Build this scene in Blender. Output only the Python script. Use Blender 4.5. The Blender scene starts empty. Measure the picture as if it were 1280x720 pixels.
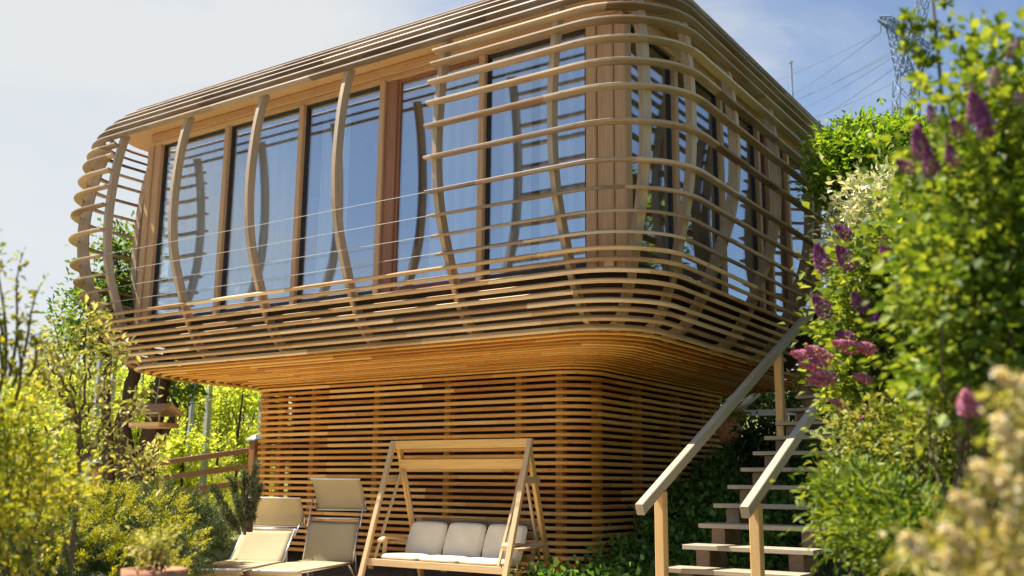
import bpy, math, random
import numpy as np
from mathutils import Vector, Matrix
rng = np.random.default_rng(11)
random.seed(5)
SC = bpy.context.scene
COL = SC.collection
PI = math.pi

# ------------------------------------------------------------------ camera model
FPX = 1249.537
_yaw, _pit, _rol = -0.5947621, 0.1938771, 0.01064641
_f = np.array([math.sin(_yaw)*math.cos(_pit), math.cos(_yaw)*math.cos(_pit), math.sin(_pit)])
_r = np.array([math.cos(_yaw), -math.sin(_yaw), 0.0])
_u = np.cross(_r, _f)
RIGHT = _r*math.cos(_rol)+_u*math.sin(_rol)
UP = -_r*math.sin(_rol)+_u*math.cos(_rol)
FWD = _f
def at(px, py, d):
    """world point at horizontal distance d (metres) seen along a bearing of the survey photo"""
    v = RIGHT*((px-640)/FPX)+UP*(-(py-360)/FPX)+FWD
    return v*(d/math.hypot(v[0], v[1]))

# ------------------------------------------------------------------ node helpers
def new_mat(name):
    m = bpy.data.materials.new(name); m.use_nodes = True
    nt = m.node_tree; nt.nodes.clear()
    return m, nt
def N(nt, t, **kw):
    n = nt.nodes.new(t)
    for k, v in kw.items():
        if k in n.inputs: n.inputs[k].default_value = v
        else: setattr(n, k, v)
    return n
def L(nt, a, b): nt.links.new(a, b)
def ramp(nt, fac, stops):
    n = nt.nodes.new('ShaderNodeValToRGB')
    e = n.color_ramp.elements
    while len(e) > len(stops): e.remove(e[-1])
    while len(e) < len(stops): e.new(0.5)
    for i, (p, c) in enumerate(stops):
        e[i].position = p; e[i].color = (*c, 1)
    L(nt, fac, n.inputs[0]); return n.outputs[0]
def math_n(nt, op, a, b=None, c=None):
    n = nt.nodes.new('ShaderNodeMath'); n.operation = op
    for i, v in enumerate((a, b, c)):
        if v is None: continue
        if isinstance(v, (int, float)): n.inputs[i].default_value = v
        else: L(nt, v, n.inputs[i])
    return n.outputs[0]
def mixc(nt, fac, a, b, mode='MIX'):
    n = nt.nodes.new('ShaderNodeMix'); n.data_type = 'RGBA'; n.blend_type = mode
    for i, v in ((0, fac), (6, a), (7, b)):
        if isinstance(v, (int, float)): n.inputs[i].default_value = v
        elif isinstance(v, tuple): n.inputs[i].default_value = (*v, 1)
        else: L(nt, v, n.inputs[i])
    return n.outputs[2]

def wood(name, c_dark, c_mid, c_light, rough=0.62, piece=1.9, grain=1.0, grey=0.0):
    """timber: grain along the UV u axis, joints with a change of tone, knots"""
    m, nt = new_mat(name)
    uv = N(nt, 'ShaderNodeUVMap'); geo = N(nt, 'ShaderNodeNewGeometry')
    sep = N(nt, 'ShaderNodeSeparateXYZ'); L(nt, uv.outputs[0], sep.inputs[0])
    ri = geo.outputs['Random Per Island']
    u2 = math_n(nt, 'ADD', sep.outputs[0], math_n(nt, 'MULTIPLY', ri, 37.0))
    pid = math_n(nt, 'FLOOR', math_n(nt, 'DIVIDE', u2, piece))
    wn = N(nt, 'ShaderNodeTexWhiteNoise', noise_dimensions='2D')
    cb = N(nt, 'ShaderNodeCombineXYZ'); L(nt, pid, cb.inputs[0]); L(nt, ri, cb.inputs[1]); L(nt, cb.outputs[0], wn.inputs['Vector'])
    co = N(nt, 'ShaderNodeCombineXYZ')
    L(nt, math_n(nt, 'MULTIPLY', u2, 2.2), co.inputs[0]); L(nt, math_n(nt, 'MULTIPLY', sep.outputs[1], 45.0), co.inputs[1])
    L(nt, math_n(nt, 'MULTIPLY', wn.outputs['Value'], 9.0), co.inputs[2])
    ns = N(nt, 'ShaderNodeTexNoise', Scale=1.0, Detail=5.0, Roughness=0.62); L(nt, co.outputs[0], ns.inputs['Vector'])
    t = math_n(nt, 'ADD', math_n(nt, 'MULTIPLY', ns.outputs['Fac'], 0.9*grain), math_n(nt, 'MULTIPLY', wn.outputs['Value'], 0.68))
    t = math_n(nt, 'ADD', t, -0.27*grain)
    col = ramp(nt, t, [(0.08, c_dark), (0.45, c_mid), (0.85, c_light)])
    ck = N(nt, 'ShaderNodeCombineXYZ')
    L(nt, math_n(nt, 'MULTIPLY', u2, 3.1), ck.inputs[0]); L(nt, math_n(nt, 'MULTIPLY', sep.outputs[1], 14.0), ck.inputs[1]); L(nt, wn.outputs['Value'], ck.inputs[2])
    vo = N(nt, 'ShaderNodeTexVoronoi', Scale=1.0); L(nt, ck.outputs[0], vo.inputs['Vector'])
    vs = N(nt, 'ShaderNodeSeparateColor'); L(nt, vo.outputs['Color'], vs.inputs[0])
    kn = math_n(nt, 'MULTIPLY', math_n(nt, 'LESS_THAN', vo.outputs['Distance'], 0.11), math_n(nt, 'GREATER_THAN', vs.outputs[0], 0.72))
    col = mixc(nt, math_n(nt, 'MULTIPLY', kn, 0.6), col, tuple(x*0.35 for x in c_dark))
    if grey > 0:
        n2 = N(nt, 'ShaderNodeTexNoise', Scale=1.3, Detail=3.0); tc = N(nt, 'ShaderNodeTexCoord'); L(nt, tc.outputs['Object'], n2.inputs['Vector'])
        g = ramp(nt, n2.outputs['Fac'], [(0.38, (0, 0, 0)), (0.68, (1, 1, 1))])
        col = mixc(nt, math_n(nt, 'MULTIPLY', g, grey), col, (0.34, 0.30, 0.27))
    b = N(nt, 'ShaderNodeBsdfPrincipled', Roughness=rough); L(nt, col, b.inputs['Base Color'])
    bp = N(nt, 'ShaderNodeBump', Strength=0.25, Distance=0.004); L(nt, ns.outputs['Fac'], bp.inputs['Height']); L(nt, bp.outputs[0], b.inputs['Normal'])
    o = N(nt, 'ShaderNodeOutputMaterial'); L(nt, b.outputs[0], o.inputs[0])
    return m

def leafmat(name, stops, trans=0.45, rough=0.5):
    m, nt = new_mat(name)
    geo = N(nt, 'ShaderNodeNewGeometry')
    tc = N(nt, 'ShaderNodeTexCoord')
    n1 = N(nt, 'ShaderNodeTexNoise', Scale=1.6, Detail=2.0); L(nt, tc.outputs['Object'], n1.inputs['Vector'])
    t = math_n(nt, 'ADD', math_n(nt, 'MULTIPLY', geo.outputs['Random Per Island'], 0.62), math_n(nt, 'MULTIPLY', n1.outputs['Fac'], 0.42))
    col = ramp(nt, t, stops)
    d = N(nt, 'ShaderNodeBsdfPrincipled', Roughness=rough); L(nt, col, d.inputs['Base Color'])
    d.inputs['Specular IOR Level'].default_value = 0.35
    tr = N(nt, 'ShaderNodeBsdfTranslucent')
    L(nt, mixc(nt, 1.0, col, (1.5, 1.35, 0.55), 'MULTIPLY'), tr.inputs[0])
    mx = N(nt, 'ShaderNodeMixShader', Fac=trans); L(nt, d.outputs[0], mx.inputs[1]); L(nt, tr.outputs[0], mx.inputs[2])
    o = N(nt, 'ShaderNodeOutputMaterial'); L(nt, mx.outputs[0], o.inputs[0])
    return m

def plain(name, c, rough=0.5, metal=0.0, vary=0.12, scale=6.0, bump=0.0):
    m, nt = new_mat(name)
    tc = N(nt, 'ShaderNodeTexCoord')
    n = N(nt, 'ShaderNodeTexNoise', Scale=scale, Detail=5.0, Roughness=0.6); L(nt, tc.outputs['Object'], n.inputs['Vector'])
    col = ramp(nt, n.outputs['Fac'], [(0.3, tuple(max(0, x*(1-vary)) for x in c)), (0.7, tuple(min(1, x*(1+vary)) for x in c))])
    b = N(nt, 'ShaderNodeBsdfPrincipled', Roughness=rough, Metallic=metal); L(nt, col, b.inputs['Base Color'])
    if bump:
        bp = N(nt, 'ShaderNodeBump', Strength=bump, Distance=0.02); L(nt, n.outputs['Fac'], bp.inputs['Height']); L(nt, bp.outputs[0], b.inputs['Normal'])
    o = N(nt, 'ShaderNodeOutputMaterial'); L(nt, b.outputs[0], o.inputs[0])
    return m

def fabric(name, c, trans=0.25, weave=420.0):
    m, nt = new_mat(name)
    tc = N(nt, 'ShaderNodeTexCoord')
    w1 = N(nt, 'ShaderNodeTexNoise', Scale=weave, Detail=1.0); L(nt, tc.outputs['Object'], w1.inputs['Vector'])
    w2 = N(nt, 'ShaderNodeTexNoise', Scale=3.5, Detail=4.0); L(nt, tc.outputs['Object'], w2.inputs['Vector'])
    t = math_n(nt, 'ADD', math_n(nt, 'MULTIPLY', w1.outputs['Fac'], 0.45), math_n(nt, 'MULTIPLY', w2.outputs['Fac'], 0.55))
    col = ramp(nt, t, [(0.3, tuple(x*0.82 for x in c)), (0.7, c)])
    d = N(nt, 'ShaderNodeBsdfPrincipled', Roughness=0.9); L(nt, col, d.inputs['Base Color']); d.inputs['Specular IOR Level'].default_value = 0.1
    bp = N(nt, 'ShaderNodeBump', Strength=0.3, Distance=0.01); L(nt, w2.outputs['Fac'], bp.inputs['Height']); L(nt, bp.outputs[0], d.inputs['Normal'])
    tr = N(nt, 'ShaderNodeBsdfTranslucent'); L(nt, col, tr.inputs[0])
    mx = N(nt, 'ShaderNodeMixShader', Fac=trans); L(nt, d.outputs[0], mx.inputs[1]); L(nt, tr.outputs[0], mx.inputs[2])
    o = N(nt, 'ShaderNodeOutputMaterial'); L(nt, mx.outputs[0], o.inputs[0])
    return m

M = {}
M['cage'] = wood('weathered_larch', (0.12, 0.062, 0.032), (0.33, 0.205, 0.115), (0.58, 0.43, 0.295), grey=0.5)
M['rib'] = wood('rib_larch', (0.17, 0.092, 0.05), (0.36, 0.235, 0.145), (0.58, 0.44, 0.32), grey=0.5, piece=8)
M['roofslat'] = wood('silvered_larch', (0.075, 0.042, 0.027), (0.21, 0.135, 0.092), (0.42, 0.31, 0.235), grey=0.4)
M['deckslat'] = wood('sheltered_larch', (0.24, 0.12, 0.045), (0.54, 0.33, 0.145), (0.76, 0.54, 0.31), grey=0.15)
M['base'] = wood('golden_larch', (0.36, 0.12, 0.016), (0.68, 0.305, 0.048), (0.82, 0.47, 0.135), piece=3.1)
M['soffit'] = wood('soffit_boards', (0.36, 0.19, 0.08), (0.58, 0.36, 0.17), (0.70, 0.48, 0.26), piece=6)
M['frame'] = wood('window_timber', (0.28, 0.125, 0.055), (0.48, 0.265, 0.135), (0.62, 0.39, 0.22), piece=9)
M['door'] = wood('door_timber', (0.14, 0.045, 0.022), (0.25, 0.09, 0.045), (0.34, 0.15, 0.08), piece=9)
M['swing'] = wood('swing_pine', (0.24, 0.14, 0.06), (0.42, 0.28, 0.13), (0.56, 0.40, 0.22), piece=9)
M['beam'] = wood('swing_beam', (0.34, 0.15, 0.03), (0.58, 0.31, 0.07), (0.70, 0.44, 0.14), piece=9)  # warm bounce glow on beams and rear legs put into the orange
M['fence'] = wood('fence_stain', (0.14, 0.036, 0.012), (0.30, 0.095, 0.030), (0.44, 0.17, 0.06), piece=9)
M['step'] = wood('step_oak', (0.17, 0.125, 0.07), (0.32, 0.25, 0.15), (0.46, 0.375, 0.25), piece=9, grey=0.5)
M['rail'] = wood('handrail_oak', (0.20, 0.145, 0.08), (0.38, 0.295, 0.18), (0.52, 0.425, 0.29), piece=9, grey=0.4)
M['post'] = wood('post_pine', (0.38, 0.20, 0.06), (0.58, 0.34, 0.115), (0.68, 0.46, 0.21), piece=9)
M['block'] = wood('step_block', (0.10, 0.06, 0.035), (0.18, 0.115, 0.07), (0.26, 0.18, 0.12), piece=9)
M['feeder'] = wood('feeder_wood', (0.20, 0.11, 0.05), (0.36, 0.22, 0.11), (0.50, 0.34, 0.18), piece=9)
M['dark'] = plain('shade_dark_board', (0.022, 0.013, 0.009), 0.8)  # near-black colour stands in for shade behind the slat gaps
M['floor'] = wood('floor_oak', (0.25, 0.15, 0.08), (0.4, 0.26, 0.15), (0.5, 0.35, 0.22))
M['plaster'] = plain('inner_plaster', (0.62, 0.58, 0.52), 0.8)
M['seal'] = plain('window_seal', (0.02, 0.02, 0.022), 0.5)
M['steel'] = plain('galvanised_steel', (0.52, 0.53, 0.55), 0.35, 0.9)
M['wire'] = plain('rail_wire', (0.33, 0.34, 0.35), 0.6, 0.0, 0.02)
M['alu'] = plain('matt_aluminium', (0.62, 0.62, 0.62), 0.38, 0.85, 0.05)
M['pylon'] = plain('hazed_pylon_steel', (0.15, 0.21, 0.35), 0.7, 0.0)  # distance haze painted in as a blue tint on the steel
M['cable'] = plain('cable_alu', (0.12, 0.15, 0.22), 0.6, 0.2)
M['sling'] = fabric('sling_canvas', (0.66, 0.55, 0.345), 0.3)
M['cushion'] = fabric('cushion_linen', (0.84, 0.73, 0.55), 0.0, 260)
M['curtain'] = fabric('curtain_voile', (0.90, 0.91, 0.93), 0.4)
M['white'] = plain('white_lacquer', (0.80, 0.80, 0.79), 0.35, 0.0, 0.03)
M['clay'] = plain('terracotta', (0.42, 0.19, 0.10), 0.75, 0, 0.25, 14, 0.2)
M['stone'] = plain('concrete_post', (0.42, 0.42, 0.41), 0.85, 0, 0.15, 20, 0.2)
M['bark'] = plain('bark', (0.060, 0.038, 0.024), 0.9, 0, 0.5, 18, 0.8)
M['twig'] = plain('twig', (0.10, 0.070, 0.040), 0.85, 0, 0.3, 20)

m, nt = new_mat('glazing')
lw = N(nt, 'ShaderNodeLayerWeight', Blend=0.5)
fac = math_n(nt, 'ADD', math_n(nt, 'MULTIPLY', math_n(nt, 'POWER', lw.outputs['Facing'], 4.0), 0.68), 0.27)
gl = N(nt, 'ShaderNodeBsdfGlossy', Roughness=0.0); gl.inputs[0].default_value = (0.90, 0.95, 1.0, 1)
tp = N(nt, 'ShaderNodeBsdfTransparent'); tp.inputs[0].default_value = (0.91, 0.94, 0.96, 1)
mx = N(nt, 'ShaderNodeMixShader'); L(nt, fac, mx.inputs[0]); L(nt, tp.outputs[0], mx.inputs[1]); L(nt, gl.outputs[0], mx.inputs[2])
o = N(nt, 'ShaderNodeOutputMaterial'); L(nt, mx.outputs[0], o.inputs[0]); M['glass'] = m

Y_ = lambda *s: list(s)
M['lf_gold'] = leafmat('golden_leaf', [(0.15, (0.06, 0.10, 0.012)), (0.5, (0.26, 0.29, 0.028)), (0.85, (0.58, 0.52, 0.06))], 0.45)
M['lf_varieg'] = leafmat('variegated_leaf', [(0.15, (0.14, 0.17, 0.03)), (0.5, (0.36, 0.36, 0.10)), (0.85, (0.60, 0.56, 0.30))], 0.45)
M['lf_weigela'] = leafmat('weigela_leaf', [(0.15, (0.04, 0.07, 0.010)), (0.5, (0.16, 0.19, 0.03)), (0.85, (0.44, 0.43, 0.14))], 0.4)
M['lf_juniper'] = leafmat('juniper_gold', [(0.2, (0.13, 0.18, 0.014)), (0.5, (0.40, 0.41, 0.018)), (0.85, (0.70, 0.60, 0.025))], 0.3)
M['lf_jungreen'] = leafmat('juniper_green', [(0.2, (0.03, 0.06, 0.014)), (0.6, (0.08, 0.12, 0.022)), (0.9, (0.20, 0.22, 0.03))], 0.25)
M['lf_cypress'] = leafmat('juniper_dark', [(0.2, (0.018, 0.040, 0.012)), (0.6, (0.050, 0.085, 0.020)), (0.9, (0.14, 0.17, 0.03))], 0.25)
M['lf_fruit'] = leafmat('fruit_leaf', [(0.15, (0.04, 0.10, 0.02)), (0.5, (0.11, 0.20, 0.035)), (0.85, (0.22, 0.32, 0.06))], 0.5)
M['lf_orchard'] = leafmat('orchard_leaf', [(0.15, (0.20, 0.29, 0.035)), (0.5, (0.40, 0.48, 0.07)), (0.85, (0.58, 0.62, 0.15))], 0.6)
M['lf_maple'] = leafmat('maple_leaf', [(0.15, (0.05, 0.12, 0.012)), (0.5, (0.16, 0.28, 0.022)), (0.85, (0.32, 0.42, 0.045))], 0.5)
M['lf_lilac'] = leafmat('lilac_leaf', [(0.15, (0.035, 0.080, 0.010)), (0.5, (0.14, 0.21, 0.022)), (0.85, (0.38, 0.43, 0.06))], 0.45)
M['lf_lilac_dim'] = leafmat('lilac_leaf_deep', [(0.15, (0.03, 0.075, 0.010)), (0.5, (0.125, 0.195, 0.022)), (0.85, (0.33, 0.38, 0.055))], 0.45)
M['lf_pale'] = leafmat('dogwood_leaf', [(0.12, (0.12, 0.18, 0.05)), (0.45, (0.38, 0.42, 0.22)), (0.7, (0.74, 0.70, 0.58)), (0.9, (0.84, 0.80, 0.74))], 0.25)
M['lf_fern'] = leafmat('fern_leaf', [(0.15, (0.03, 0.07, 0.010)), (0.5, (0.11, 0.18, 0.02)), (0.85, (0.30, 0.35, 0.04))], 0.4)
M['lf_ivy'] = leafmat('ground_leaf', [(0.15, (0.035, 0.10, 0.02)), (0.5, (0.10, 0.22, 0.04)), (0.85, (0.20, 0.33, 0.06))], 0.35)
M['lf_dark'] = leafmat('laurel_leaf', [(0.15, (0.008, 0.022, 0.008)), (0.5, (0.02, 0.05, 0.016)), (0.85, (0.06, 0.10, 0.03))], 0.15, 0.3)
M['lf_pine'] = leafmat('pine_needle', [(0.2, (0.03, 0.05, 0.02)), (0.6, (0.07, 0.09, 0.035)), (0.9, (0.14, 0.15, 0.06))], 0.2)
M['lf_grass'] = leafmat('grass_blade', [(0.15, (0.16, 0.22, 0.025)), (0.5, (0.34, 0.39, 0.05)), (0.85, (0.54, 0.52, 0.16))], 0.5)
M['fl_purple'] = leafmat('purple_floret', [(0.15, (0.07, 0.006, 0.060)), (0.5, (0.19, 0.025, 0.16)), (0.85, (0.42, 0.12, 0.36))], 0.25)
M['fl_pink'] = leafmat('pink_floret', [(0.15, (0.26, 0.05, 0.13)), (0.5, (0.48, 0.13, 0.27)), (0.85, (0.70, 0.35, 0.48))], 0.3)
M['fl_lav'] = leafmat('mauve_floret', [(0.15, (0.26, 0.15, 0.25)), (0.5, (0.40, 0.27, 0.37)), (0.85, (0.56, 0.42, 0.50))], 0.3)
M['fl_white'] = leafmat('cream_floret', [(0.15, (0.42, 0.30, 0.12)), (0.45, (0.70, 0.60, 0.40)), (0.8, (0.86, 0.82, 0.72))], 0.3)
M['fl_ochre'] = leafmat('ochre_floret', [(0.12, (0.08, 0.09, 0.015)), (0.45, (0.30, 0.25, 0.06)), (0.85, (0.62, 0.52, 0.26))], 0.3)

# ------------------------------------------------------------------ mesh helpers
class MB:
    def __init__(s): s.v = []; s.f = []; s.uv = []
    def add(s, verts, faces, uvs=None):
        b = len(s.v); s.v += [tuple(map(float, p)) for p in verts]
        for i, f in enumerate(faces):
            s.f.append([b+k for k in f])
            s.uv.append(uvs[i] if uvs else [(0, 0)]*len(f))
    def beam(s, a, b, w, h, up=(0, 0, 1), ch=0.0):
        """a squared timber from a to b: w across, h along 'up'"""
        a = np.array(a, float); b = np.array(b, float); d = b-a; ln = np.linalg.norm(d); d /= ln
        up = np.array(up, float); side = np.cross(d, up)
        if np.linalg.norm(side) < 1e-4: side = np.cross(d, (0, 1, 0.01))
        side /= np.linalg.norm(side); u2 = np.cross(side, d)
        c = min(w, h)*0.09 if ch == 0 else ch
        ring = [(-w/2+c, -h/2), (w/2-c, -h/2), (w/2, -h/2+c), (w/2, h/2-c), (w/2-c, h/2), (-w/2+c, h/2), (-w/2, h/2-c), (-w/2, -h/2+c)]
        s.loft([[a+side*x+u2*y for x, y in ring], [b+side*x+u2*y for x, y in ring]])
    def box(s, lo, hi):
        lo = np.array(lo, float); hi = np.array(hi, float); d = hi-lo
        k = int(np.argmax(d)); c = (lo+hi)/2
        a = c.copy(); b = c.copy(); a[k] = lo[k]; b[k] = hi[k]
        if k == 2: s.beam(a, b, d[0], d[1], (0, 1, 0))
        elif k == 0: s.beam(a, b, d[1], d[2])
        else: s.beam(a, b, d[0], d[2])
    def loft(s, rings, cap=True, closed=True):
        n = len(rings[0]); V = [p for r in rings for p in r]; F = []; U = []
        cum = [0.0]
        for i in range(1, len(rings)): cum.append(cum[-1]+float(np.linalg.norm(np.array(rings[i][0])-np.array(rings[i-1][0]))))
        per = [0.0]
        r0 = rings[0]
        for j in range(n): per.append(per[-1]+float(np.linalg.norm(np.array(r0[(j+1) % n])-np.array(r0[j]))))
        for i in range(len(rings)-1):
            for j in range(n if closed else n-1):
                k = (j+1) % n
                F.append([i*n+j, i*n+k, (i+1)*n+k, (i+1)*n+j])
                U.append([(cum[i], per[j]), (cum[i], per[j+1]), (cum[i+1], per[j+1]), (cum[i+1], per[j])])
        if cap and closed:
            F.append(list(range(n))[::-1]); U.append([(0.0, per[j]*0.3) for j in range(n)][::-1])
            F.append([(len(rings)-1)*n+j for j in range(n)]); U.append([(cum[-1], per[j]*0.3) for j in range(n)])
        s.add(V, F, U)
    def tube(s, pts, rad, n=7):
        pts = [np.array(p, float) for p in pts]
        if not hasattr(rad, '__len__'): rad = [rad]*len(pts)
        rings = []; ref = None
        for i, p in enumerate(pts):
            d = pts[min(i+1, len(pts)-1)]-pts[max(i-1, 0)]; d /= (np.linalg.norm(d)+1e-9)
            if ref is None: ref = np.array((0, 0, 1.0)) if abs(d[2]) < 0.9 else np.array((1.0, 0, 0))
            a = np.cross(d, ref); a /= (np.linalg.norm(a)+1e-9); b = np.cross(d, a); ref = -np.cross(d, a) if False else ref
            rings.append([p+(a*math.cos(2*PI*k/n)+b*math.sin(2*PI*k/n))*rad[i] for k in range(n)])
        s.loft(rings)
    def lathe(s, c, prof, n=20):
        rings = [[(c[0]+r*math.cos(2*PI*k/n), c[1]+r*math.sin(2*PI*k/n), c[2]+z) for k in range(n)] for r, z in prof]
        s.loft(rings)
    def build(s, name, mat, parent=None, smooth=False):
        me = bpy.data.meshes.new(name)
        me.from_pydata(s.v, [], s.f)
        uvl = me.uv_layers.new(name='UVMap')
        flat = [c for f in s.uv for p in f for c in p]
        uvl.data.foreach_set('uv', flat)
        me.materials.append(mat)
        if smooth: me.polygons.foreach_set('use_smooth', [True]*len(me.polygons))
        me.update()
        return link(name, me, parent)
def link(name, me, parent=None):
    o = bpy.data.objects.new(name, me); COL.objects.link(o)
    if parent is not None:
        o.parent = parent
        o.matrix_parent_inverse = Matrix.Translation(-parent.location) if parent.rotation_euler[2] == 0 else parent.matrix_basis.inverted()
    return o
def thing(name, label, cat, loc=(0, 0, 0), group=None):
    o = bpy.data.objects.new(name, None); COL.objects.link(o); o.location = tuple(map(float, loc)); o.empty_display_size = 0.2
    tag(o, label, cat, group); return o
def tag(o, label=None, cat=None, group=None, kind=None):
    if label: o['label'] = label
    if cat: o['category'] = cat
    if group: o['group'] = group
    if kind: o['kind'] = kind
    return o
def arr_mesh(name, V, F, mat):
    """mesh from numpy arrays; F is (n,3) or (n,4)"""
    me = bpy.data.meshes.new(name); k = F.shape[1]
    me.vertices.add(len(V)); me.vertices.foreach_set('co', np.ascontiguousarray(V, dtype=np.float32).ravel())
    me.loops.add(F.size); me.loops.foreach_set('vertex_index', np.ascontiguousarray(F, dtype=np.int32).ravel())
    me.polygons.add(len(F)); me.polygons.foreach_set('loop_start', np.arange(0, F.size, k, dtype=np.int32))
    me.update(calc_edges=True); me.materials.append(mat); return me
def unit(a): return a/(np.linalg.norm(a, axis=-1, keepdims=True)+1e-9)
def leaf_arrays(C, D, S, wid=0.5, fold=0.18, droop=0.0, bend=0.0):
    """folded leaves: centres C, pointing along D, length S"""
    n = len(C)
    D = unit(D+rng.normal(0, 1, (n, 3))*0.55)
    D[:, 2] -= droop; D = unit(D)
    up = unit(rng.normal(0, 0.55, (n, 3))+np.array((0, 0, 1.0)))
    side = unit(np.cross(D, up)); nor = np.cross(side, D)
    S = S[:, None]
    base = C-D*S*0.5; tip = C+D*S*0.5-nor*S*bend
    lft = C-side*S*wid*0.5+nor*S*fold-D*S*0.06; rgt = C+side*S*wid*0.5+nor*S*fold-D*S*0.06
    V = np.stack([base, lft, tip, rgt], 1).reshape(-1, 3)
    b = np.arange(n)[:, None]*4
    F = np.concatenate([b+np.array([[0, 2, 1]]), b+np.array([[0, 3, 2]])], 1).reshape(-1, 3)
    return V, F
def leaf_mesh(name, C, D, S, mat, **k):
    V, F = leaf_arrays(np.asarray(C), np.asarray(D), np.asarray(S), **k); return arr_mesh(name, V, F, mat)
def clumps_in_blobs(blobs, n_cl, shell=0.55):
    """clump centres spread through the blobs (cx,cy,cz,rx,ry,rz), most of them near the surface"""
    w = np.array([b[3]*b[4]*b[5] for b in blobs])**0.75; w /= w.sum()
    idx = rng.choice(len(blobs), n_cl, p=w)
    B = np.array(blobs)[idx]
    d = unit(rng.normal(0, 1, (n_cl, 3)))
    r = 1-(1-shell)*rng.random(n_cl)**1.6*1.0
    r = r*(0.86+0.22*rng.random(n_cl))
    return B[:, :3]+d*B[:, 3:]*r[:, None], d
def foliage(blobs, n_cl, per, leaf, mat, spread=0.11, shell=0.5, name='foliage', var=0.35, **k):
    cc, cd = clumps_in_blobs(blobs, n_cl, shell)
    sp = spread*(0.6+0.8*rng.random(n_cl))
    off = rng.normal(0, 1, (n_cl, per, 3))*sp[:, None, None]
    off[..., 2] *= 0.75
    C = (cc[:, None, :]+off).reshape(-1, 3)
    D = (unit(off)+0.7*cd[:, None, :]).reshape(-1, 3)
    S = leaf*(1-var+2*var*rng.random(len(C)))
    return leaf_mesh(name, C, D, S, mat, **k), cc
def stems(base, tips, r0=0.02, kink=0.12, n=5, mb=None, spread=0.1):
    mb = mb or MB()
    base = np.array(base, float)
    for t in tips:
        b = base+np.array((random.uniform(-spread, spread), random.uniform(-spread, spread), 0)); t = np.array(t, float)
        pts = []
        for i in range(n+1):
            s = i/n; p = b*(1-s)+t*s; p[2] = b[2]+(t[2]-b[2])*(s**0.8)
            if 0 < i < n: p = p+np.array([random.gauss(0, kink) for _ in range(3)])*0.35
            pts.append(p)
        mb.tube(pts, [r0*(1-0.8*i/n) for i in range(n+1)], 5)
    return mb

# ------------------------------------------------------------------ terrain
def sstep(t): t = np.clip(t, 0, 1); return t*t*(3-2*t)
def ground_z(x, y):
    x = np.asarray(x, float); y = np.asarray(y, float)
    yard = -1.32+0.0*x
    yard = yard+0.27*sstep((y-10.0)/0.7)
    rise = np.where(y < 16.0, 0.36*np.maximum(y-10.7, 0), 0.36*5.3+0.0*(y-16.0))
    rise = rise+np.where(y > 21, 0.16*np.minimum(y-21, 40), 0)
    left = 0.33*np.clip(y-10.7, 0, 9)+0.14*np.clip(y-19.7, 0, 14)+0.13*np.clip(x+12, -6, 0)
    wl = sstep((-11.3-x)/1.6)
    z = yard+rise*(1-wl)+left*wl
    bank = 0.42*np.clip(x+2.5, 0, 7)*sstep((y-2.5)/3.5)
    z = z+bank
    near = sstep((4.5-y)/3.5)*sstep((x+7)/3.0)
    z = z-0.3*near
    far = sstep((np.hypot(x, y)-55)/60)
    z = z*(1-far)+2.0*far-1.5*sstep((np.hypot(x, y)-110)/300)
    return z+0.03*np.sin(x*1.7+1.1*y)*np.sin(y*1.3-0.4*x)
t = np.linspace(-1, 1, 190)
g = np.sinh(t*4.6)/np.sinh(4.6)*900
gx, gy = np.meshgrid(g-8, g+9)
gz = ground_z(gx, gy)
V = np.stack([gx, gy, gz], -1).reshape(-1, 3); n = len(t)
ii, jj = np.meshgrid(np.arange(n-1), np.arange(n-1))
b = (ii*n+jj).ravel()
F = np.stack([b, b+1, b+n+1, b+n], 1)
m, nt = new_mat('meadow_soil')
tc = N(nt, 'ShaderNodeTexCoord')
n1 = N(nt, 'ShaderNodeTexNoise', Scale=0.8, Detail=8.0, Roughness=0.7); L(nt, tc.outputs['Object'], n1.inputs['Vector'])
n2 = N(nt, 'ShaderNodeTexNoise', Scale=9.0, Detail=6.0, Roughness=0.7); L(nt, tc.outputs['Object'], n2.inputs['Vector'])
c1 = ramp(nt, n2.outputs['Fac'], [(0.3, (0.055, 0.075, 0.014)), (0.6, (0.16, 0.18, 0.03))])
c2 = ramp(nt, n2.outputs['Fac'], [(0.3, (0.05, 0.030, 0.017)), (0.7, (0.14, 0.095, 0.055))])
sx = N(nt, 'ShaderNodeSeparateXYZ'); L(nt, tc.outputs['Object'], sx.inputs[0])
soil = math_n(nt, 'MULTIPLY', math_n(nt, 'GREATER_THAN', sx.outputs[0], -12.5), math_n(nt, 'LESS_THAN', sx.outputs[1], 20.0))
soil = math_n(nt, 'MULTIPLY', soil, math_n(nt, 'LESS_THAN', sx.outputs[0], -1.0))
fac = math_n(nt, 'MINIMUM', math_n(nt, 'ADD', math_n(nt, 'MULTIPLY', soil, 0.9), ramp(nt, n1.outputs['Fac'], [(0.5, (0, 0, 0)), (0.75, (0.5, 0.5, 0.5))])), 1.0)
bs = N(nt, 'ShaderNodeBsdfPrincipled', Roughness=0.95); L(nt, mixc(nt, fac, c1, c2), bs.inputs['Base Color'])
bp = N(nt, 'ShaderNodeBump', Strength=0.8, Distance=0.06); L(nt, n2.outputs['Fac'], bp.inputs['Height']); L(nt, bp.outputs[0], bs.inputs['Normal'])
o = N(nt, 'ShaderNodeOutputMaterial'); L(nt, bs.outputs[0], o.inputs[0])
gr = link('ground', arr_mesh('ground', V, F, m)); tag(gr, kind='structure')
gr.data.polygons.foreach_set('use_smooth', [True]*len(gr.data.polygons))

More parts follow.
